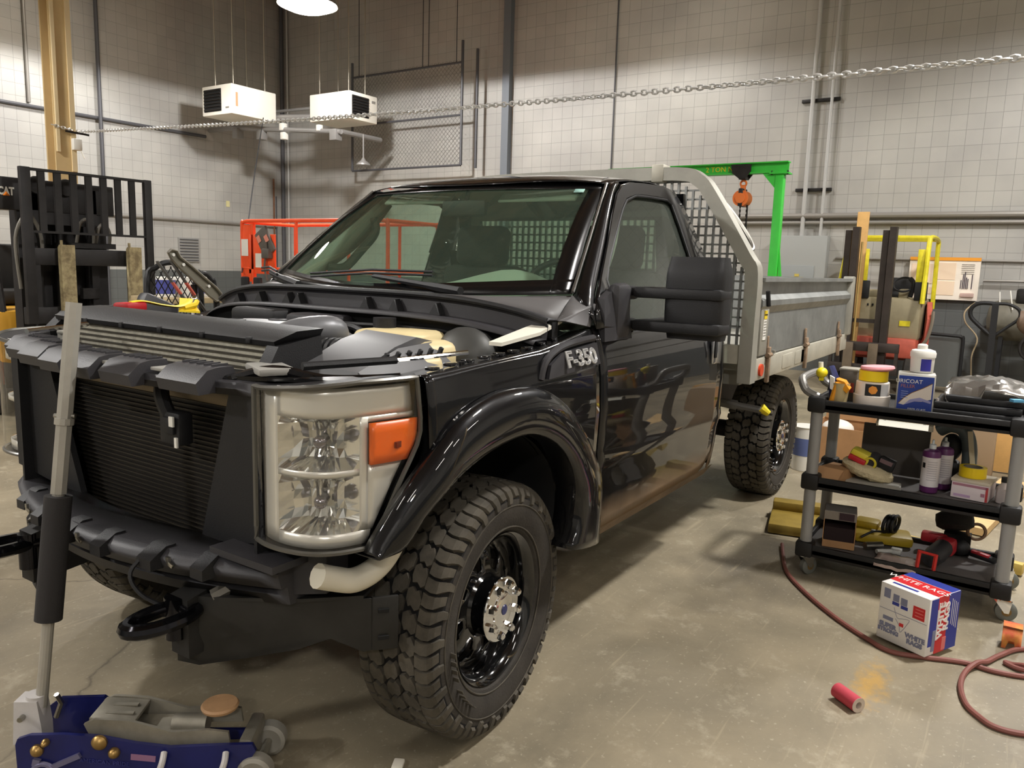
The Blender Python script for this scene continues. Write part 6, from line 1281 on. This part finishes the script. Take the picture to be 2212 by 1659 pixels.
def film(u, w):
    x = lerp(2.16, 2.50, w)+rr.uniform(-.006, .006); y = lerp(-2.01, -2.36, u); z = TZ+.135+.03*math.sin(u*3.1)+rr.uniform(-.006, .012)-(.12*(1-w/.25)**1.2*(1 if .05 < u < .40 else .35) if w < .25 else 0); return (x, y, z)
b = MB(); b.grid(14, 12, film); tag(b.build('plastic_film', mat('silver_film', (150, 147, 142), .2, .8), smooth=20, solid=.001), 'crumpled silver plastic film draped over the black trays on the cart top', 'film')
t = thing('clear_bottle', 'tiny clear bottle between the filler can and the black trays', 'bottle', (2.16, -1.985, TZ)); MB().lathe([(.012, 0), (.012, .05), (.006, .06), (.006, .075), (.001, .076)], (2.16, -1.985, TZ), n=14).build('bottle', mat('bottle_clear', (190, 180, 176), .15), t)
# ---- middle shelf
t = thing('cardboard_flap_box', 'small tan cardboard box with its flap folded down on the middle shelf', 'box', (2.145, -1.565, MZ), rad(-15)); W = dict(parent=t, world=False)
b = MB(); b.prism([(-.05, .07, .002), (.12, .07, .002), (.12, .07, .06), (-.02, .07, .06)], (0, -.125, 0)); b.build('box', M_card, **W)
b = MB(); b.prism([(-.022, .075, .062), (-.022, -.055, .062), (-.060, -.045, .012), (-.060, .068, .012)], (-.004, 0, -.001)); b.build('flap', mat('cardboard_light', (196, 152, 108), .85), **W)
t = thing('polishing_bonnet', 'cream wool polishing bonnet lying on the middle shelf', 'bonnet', (2.22, -1.70, MZ))
b = MB(); N_ = 40; rr = random.Random(4)
prof = [(.001, .075), (.05, .078), (.085, .070), (.100, .052), (.098, .032), (.085, .018), (.05, .012), (.001, .012)]
rings = []
for r, h in prof: rings.append([b.bm.verts.new((2.245+r*1.15*math.cos(a)*(1+rr.uniform(-.03, .03)), -1.70+r*1.22*math.sin(a)*(1+rr.uniform(-.03, .03)), MZ+h+.03*math.sin(a)*r/.1+rr.uniform(-.003, .003)+.012)) for a in [2*math.pi*i/N_ for i in range(N_)]])
b.skin(rings); b.build('wool', mat('wool_cream', (222, 206, 166), .95, bump=.8, bs=120), t)
t = thing('cordless_polisher', 'yellow and red cordless tool with a black battery on the wool bonnet', 'tool', (2.26, -1.70, MZ+.09))
b = MB(); b.box((2.24, -1.665, MZ+.125), (.09, .10, .055), Mx.Rotation(.35, 3, 'X'), bev=.015); b.build('yellow_housing', mat('tool_yellow', (226, 210, 60), .45), t)
b = MB(); b.box((2.19, -1.655, MZ+.112), (.03, .085, .026), Mx.Rotation(.35, 3, 'X'), bev=.006); b.build('red_band', mat('tool_red', (190, 34, 44), .45), t)
b = MB(); b.cyl((2.20, -1.715, MZ+.10), (2.29, -1.725, MZ+.11), .034, n=20); b.build('motor_ring', M_black2, t); b = MB(); b.torus((2.197, -1.715, MZ+.10), (1, -.1, .1), .026, .006, 20, 6); b.build('yellow_ring', mat('tool_yellow', (226, 210, 60), .45), t)
b = MB(); b.box((2.26, -1.785, MZ+.095), (.07, .075, .055), Mx.Rotation(.3, 3, 'X'), bev=.006); b.build('battery', M_black, t); b = MB(); b.box((2.222, -1.785, MZ+.11), (.004, .06, .02), Mx.Rotation(.3, 3, 'X')); b.build('battery_label', mat('label_greyred', (120, 96, 98), .5), t)
b = MB(); b.box((2.455, -1.79, MZ+.133), (.014, .32, .255), Mx.Rotation(rad(8), 3, 'Y'), bev=.004); tag(b.build('foam_board', mat('board_black', (88, 82, 77), .8)), 'dark board leaning upright at the back of the middle shelf', 'board')
b = MB(); b.box((2.16, -1.745, MZ+.006), (.16, .25, .003), Mx.Rotation(.12, 3, 'Z')); b.box((2.165, -1.74, MZ+.0095), (.15, .24, .003), Mx.Rotation(.05, 3, 'Z')); tag(b.build('paper_sheet', mat('paper_grey', (176, 174, 166), .8)), 'grey white paper sheets under the wool bonnet on the middle shelf', 'paper')
t = thing('tube_lamp', 'white tube shaped work light hung under the top shelf of the cart', 'work light', (2.30, -1.86, .80)); b = MB(); b.cyl((2.30, -1.72, .800), (2.30, -1.955, .800), .015, n=14); b.build('tube', mat('lamp_tube_white', (255, 250, 232), .3, emit=.8), t); b = MB(); b.cyl((2.30, -1.714, .800), (2.30, -1.724, .800), .019, n=14); b.box((2.30, -1.96, .80), (.03, .02, .03)); b.box((2.30, -1.75, .848), (.008, .012, .09)); b.box((2.30, -1.93, .848), (.008, .012, .09)); b.pieces('end_cap', M_white, t)
M_pur = mat('bottle_purple', (92, 40, 92), .35)
def pbottle(x, y, label, dz=0):
    t = thing('polish_bottle', label, 'bottle', (x, y, MZ)); b = MB(); b.lathe([(.036, 0), (.040, .006), (.040, .195), (.036, .205), (.016, .215), (.001, .215)], (x, y, MZ+.002), n=32); b.build('bottle', M_pur, t)
    a = math.atan2(-2.31-y, -2.01-x); wrap(x, y, .0405, a-1.5, a+1.5, MZ+.034, MZ+.178, mat('label_pale', (216, 210, 210), .45), 'label', t, 20)
    b = MB(); b.lathe([(.016, .21), (.015, .235), (.006, .24), (.005, .258), (.001, .26)], (x, y, MZ+.002), n=16); b.build('cap', mat('cap_white', (216, 222, 226), .3), t)
    for k in range(9): wrap(x, y, .0409, a-.35, a+.75, MZ+.155-k*.011, MZ+.158-k*.011, mat('label_text', (168, 164, 168), .5), 'label_line', t, 6)
    wrap(x, y, .0409, a-1.0, a-.6, MZ+.125, MZ+.15, M_dark, 'label_mark', t, 5)
pbottle(2.20, -1.985, 'purple bottle with a large white label at the front of the middle shelf'); pbottle(2.31, -2.03, 'second purple bottle standing behind the front one on the middle shelf')
t = thing('tape_box', 'white and pink carton on the middle shelf under a yellow tape roll', 'box', (2.25, -2.17, MZ), rad(-8)); W = dict(parent=t, world=False)
MB().box((0, 0, .045), (.17, .155, .085), bev=.003).build('carton', mat('carton_white', (220, 206, 206), .5), **W)
b = MB(); b.box((-.0, 0, .089), (.178, .163, .016), bev=.003); b.build('lid', mat('carton_lid', (200, 188, 166), .6), **W)
for (y, z, w2, h2, m) in ((0, .070, .145, .012, mat('print_mauve', (166, 116, 130), .5)), (.03, .018, .07, .012, mat('print_lilac', (180, 150, 180), .5)), (-.055, .035, .016, .016, mat('print_mauve', (166, 116, 130), .5)), (-.071, .040, .010, .07, mat('print_red2', (176, 60, 60), .5))): b = MB(); b.box((-.0858, y, z), (.0015, w2, h2)); b.build('print_mark', m, **W)
tape(2.25, -2.16, MZ+.099, .058, .048, 'yellow tape roll sitting on the white carton of the middle shelf')
t = thing('respirator_hose', 'grey ribbed respirator hose arching behind the purple bottles', 'hose', (2.42, -2.08, MZ)); b = MB(); b.tube(catmull([(2.42, -1.99, .78), (2.40, -2.04, .81), (2.40, -2.10, .79), (2.40, -2.13, .70), (2.40, -2.135, .55), (2.40, -2.135, .51)], 5), .034, 12); b.build('hose', mat('respirator_grey', (84, 94, 98), .35), t); b = MB(); b.sphere((2.42, -2.05, .70), (.05, .05, .07)); b.box((2.42, -2.05, .57), (.09, .09, .13), bev=.02); b.build('mask', M_black, t)
b = MB(); b.bar((2.36, -2.17, .515), (2.36, -2.125, .80), .006, .022); tag(b.build('pry_strip', mat('worn_cream', (206, 196, 172), .6)), 'thin cream strip standing upright behind the yellow tape roll', 'strip')
t = thing('spray_bottle', 'small clear bottle with a dark cap beside the right front post of the cart', 'bottle', (2.22, -2.295, MZ)); b = MB(); b.lathe([(.028, 0), (.030, .004), (.030, .07), (.014, .09), (.012, .10), (.001, .10)], (2.22, -2.292, MZ+.002), n=24); b.build('bottle', mat('bottle_clear', (190, 180, 176), .15), t); b = MB(); b.cyl((2.22, -2.292, MZ+.10), (2.22, -2.292, MZ+.125), .014, n=14); b.build('cap', M_black, t)
# ---- bottom shelf
t = thing('open_carton', 'open cardboard box showing its dark inside on the bottom shelf', 'box', (2.15, -1.61, BZ), rad(10)); W = dict(parent=t, world=False)
b = MB()
for (c, d) in (((.06, 0, .006), (.16, .15, .004)), ((.06, .075, .095), (.16, .004, .18)), ((.06, -.075, .095), (.16, .004, .18)), ((.14, 0, .095), (.004, .15, .18)), ((-.022, 0, .022), (.006, .15, .036))): b.box(c, d)
b.build('carton', M_card, **W)
b = MB(); b.box((.06, 0, .187), (.16, .15, .004)); b.box((-.03, 0, .175), (.004, .152, .055), Mx.Rotation(rad(-25), 3, 'Y')); lf = b.build('flap', mat('flap_grey', (150, 142, 134), .7), **W)
b = MB(); b.box((-.036, -.03, .175), (.002, .07, .045), Mx.Rotation(rad(-25), 3, 'Y')); b.build('dark_print', mat('print_plum', (66, 50, 58), .6), **W)
b = MB(); b.box((.06, .0, .10), (.15, .14, .16)) if False else b.box((.05, 0, .06), (.14, .14, .10)); b.build('dark_inside', mat('plum_dark', (34, 18, 20), .8), **W)  # dark block standing in for the shaded inside of the open box
t = thing('yellow_case', 'yellow plastic tool case lying behind the open carton on the bottom shelf', 'case', (2.42, -1.78, BZ)); b = MB(); b.box((2.40, -1.78, BZ+.03), (.16, .28, .055), Mx.Rotation(.25, 3, 'Z'), bev=.018); b.box((2.44, -1.70, BZ+.075), (.10, .12, .04), bev=.015); b.build('case', mat('case_yellow', (186, 158, 42), .45), t)
b = MB(); b.box((2.33, -1.745, BZ+.07), (.02, .02, .012), bev=.003); b.build('metal_latch', M_steel, t)
t = thing('cord_coil', 'black coiled cord and plug on the yellow tool case', 'cord', (2.40, -1.79, BZ+.06)); b = MB()
for k in range(3): b.torus((2.38+.012*k, -1.80-.018*k, BZ+.105), (.3, 1, .1), .045, .009, 22, 6)
b.tube(catmull([(2.36, -1.80, BZ+.065), (2.30, -1.75, BZ+.075), (2.26, -1.70, BZ+.045)], 4), .006, 6); b.build('cord', M_black, t)
t = thing('reciprocating_saw', 'red and black power saw lying on the bottom shelf with a red foot plate', 'tool', (2.2, -2.04, BZ))
b = MB(); b.tube(catmull([(2.12, -2.035, BZ+.05), (2.22, -2.055, BZ+.055), (2.30, -2.07, BZ+.058)], 4), [.042, .044, .046, .048, .046, .046, .046, .046, .046], 12); b.build('grip_boot', M_black2, t); b = MB(); b.box((2.34, -2.08, BZ+.06), (.09, .085, .085), Mx.Rotation(-.2, 3, 'Z'), bev=.02); b.box((2.42, -2.02, BZ+.07), (.06, .12, .05), bev=.012); b.build('red_housing', mat('saw_red', (186, 44, 54), .4), t)
b = MB(); rr_ = [(2.055, -1.985, .135), (2.055, -2.055, .130), (2.06, -2.060, .222), (2.06, -1.99, .228)]; b.tube([(x-.01, y, z+.02) for x, y, z in rr_], .011, 4, closed=True); b.build('foot_plate', mat('saw_foot_red', (214, 62, 56), .45), t)
b = MB(); b.sphere((2.40, -2.14, BZ+.05), (.045, .045, .04)); b.build('motor_cap', M_black, t)
t = thing('backing_pad', 'thick black round foam pad with a tan ring at the back of the bottom shelf', 'pad', (2.42, -2.08, .28)); b = MB(); b.lathe([(.001, -.045), (.06, -.045), (.085, -.03), (.088, .0), (.085, .03), (.06, .045), (.001, .045)], (2.45, -2.10, BZ+.168), (.4, .2, 1), n=30); b.build('pad', mat('pad_black', (40, 38, 37), .9, bump=.4, bs=90), t); b = MB(); b.torus((2.45, -2.20, BZ+.13), (1, .3, 0), .04, .008, 24, 6); b.build('tan_ring', mat('ring_tan', (130, 104, 80), .7), t); b = MB(); b.box((2.46, -2.12, BZ+.055), (.08, .12, .10)); b.build('holder', M_dark, t)
t = thing('rivet_tool', 'red and black hand tool on the right of the bottom shelf', 'tool', (2.42, -2.23, BZ)); b = MB(); b.bar((2.42, -2.165, BZ+.03), (2.38, -2.30, BZ+.018), .035, .03, bev=.01); b.build('black_body', M_black, t); b = MB(); b.bar((2.405, -2.19, BZ+.042), (2.385, -2.27, BZ+.034), .03, .014, bev=.004); b.build('red_inlay', mat('saw_red', (186, 44, 54), .4), t)
rr = random.Random(6)
b = MB(); b.grid(8, 7, lambda u, w: (lerp(2.02, 2.17, w)-.0, lerp(-1.80, -1.985, u), BZ+.012+rr.uniform(0, .012)+(-.03 if w == 0 else 0))); tag(b.build('plastic_bag', mat('bag_clear', (186, 166, 158), .2), smooth=20, solid=.0008), 'crumpled clear plastic bag hanging over the bottom shelf edge', 'bag')
t = thing('metal_fittings', 'grey metal fittings between the open carton and the plastic bag', 'fittings', (2.22, -1.78, BZ)); b = MB(); b.cyl((2.20, -1.73, BZ+.022), (2.26, -1.80, BZ+.022), .02, n=14); b.build('fitting', M_steel, t); b = MB(); b.cyl((2.17, -1.79, BZ+.015), (2.22, -1.85, BZ+.015), .012, n=12); b.box((2.25, -1.87, BZ+.012), (.06, .05, .02), bev=.004); b.build('fitting', mat('fitting_white', (206, 206, 200), .4), t)
# ---- floor behind the cart
t = thing('cardboard_box', 'open tan cardboard box on the floor behind the left rear post of the cart', 'box', (4.9, -1.08, 0)); b = MB()
for (c, d) in (((4.95, -1.10, .01), (.5, .42, .01)), ((4.70, -1.10, .15), (.008, .42, .30)), ((5.2, -1.10, .15), (.008, .42, .30)), ((4.95, -.89, .15), (.5, .008, .30)), ((4.95, -1.31, .15), (.5, .008, .30))): b.box(c, d)
b.build('carton', M_card, t); b = MB(); b.box((5.21, -1.10, .36), (.008, .4, .14), Mx.Rotation(.3, 3, 'Y')); b.box((4.95, -1.35, .36), (.46, .008, .14), Mx.Rotation(.5, 3, 'X')); b.build('flap', M_card, t); b = MB(); b.sphere((4.95, -1.05, .25), (.14, .13, .08)); b.build('white_contents', M_white, t)
b = MB(); b.box((2.86, -1.34, .035), (.46, .50, .06), Mx.Rotation(.2, 3, 'Z'), bev=.01); b.box((2.98, -1.30, .09), (.10, .46, .06), Mx.Rotation(.2, 3, 'Z'), bev=.01); tag(b.build('wheel_ramp', mat('ramp_olive', (134, 112, 44), .6, noise=.15)), 'olive yellow low ramp on the floor behind the cart', 'ramp')
t = thing('drywall_sheet', 'white and blue paint bucket on the floor beside the rear wheel', 'bucket', (4.35, -.93, 0)); b = MB(); b.lathe([(.09, 0), (.105, .34), (.112, .35), (.001, .352)], (4.35, -.93, .002), n=28); b.build('pail', M_white, t); b = MB(); b.lathe([(.0968, .12), (.1025, .26)], (4.35, -.93, .002), n=28, caps=False); b.build('label_band', mat('pail_blue', (96, 110, 160), .5), t)
t['label'] = 'white pail with a blue band on the floor beside the rear wheel'; t.name = 'plastic_pail'
b = MB(); b.box((5.3, -2.22, .21), (.05, .26, .40), bev=.004); tag(b.build('wood_block', M_wood), 'light wood block standing on the floor right of the cart', 'block')
b = MB(); b.box((4.1, -2.24, .03), (1.5, .20, .045), Mx.Rotation(-.15, 3, 'Z')); tag(b.build('wood_board', mat('board_pale', (216, 182, 130), .7, noise=.1)), 'pale wood board lying on the floor behind the cart', 'board')
t = thing('floor_carton', 'beige box on the floor behind the respirator hose', 'box', (5.0, -1.95, 0)); MB().box((5.0, -1.95, .21), (.4, .48, .42), bev=.006).build('carton', mat('carton_beige', (150, 128, 102), .8), t)
b = MB(); b.bar((2.9, -1.62, .04), (2.75, -2.42, .04), .05, .06, bev=.004); tag(b.build('yellow_beam', mat('beam_yellow', (196, 170, 90), .6)), 'pale yellow beam on the floor behind the cart bottom shelf', 'beam')
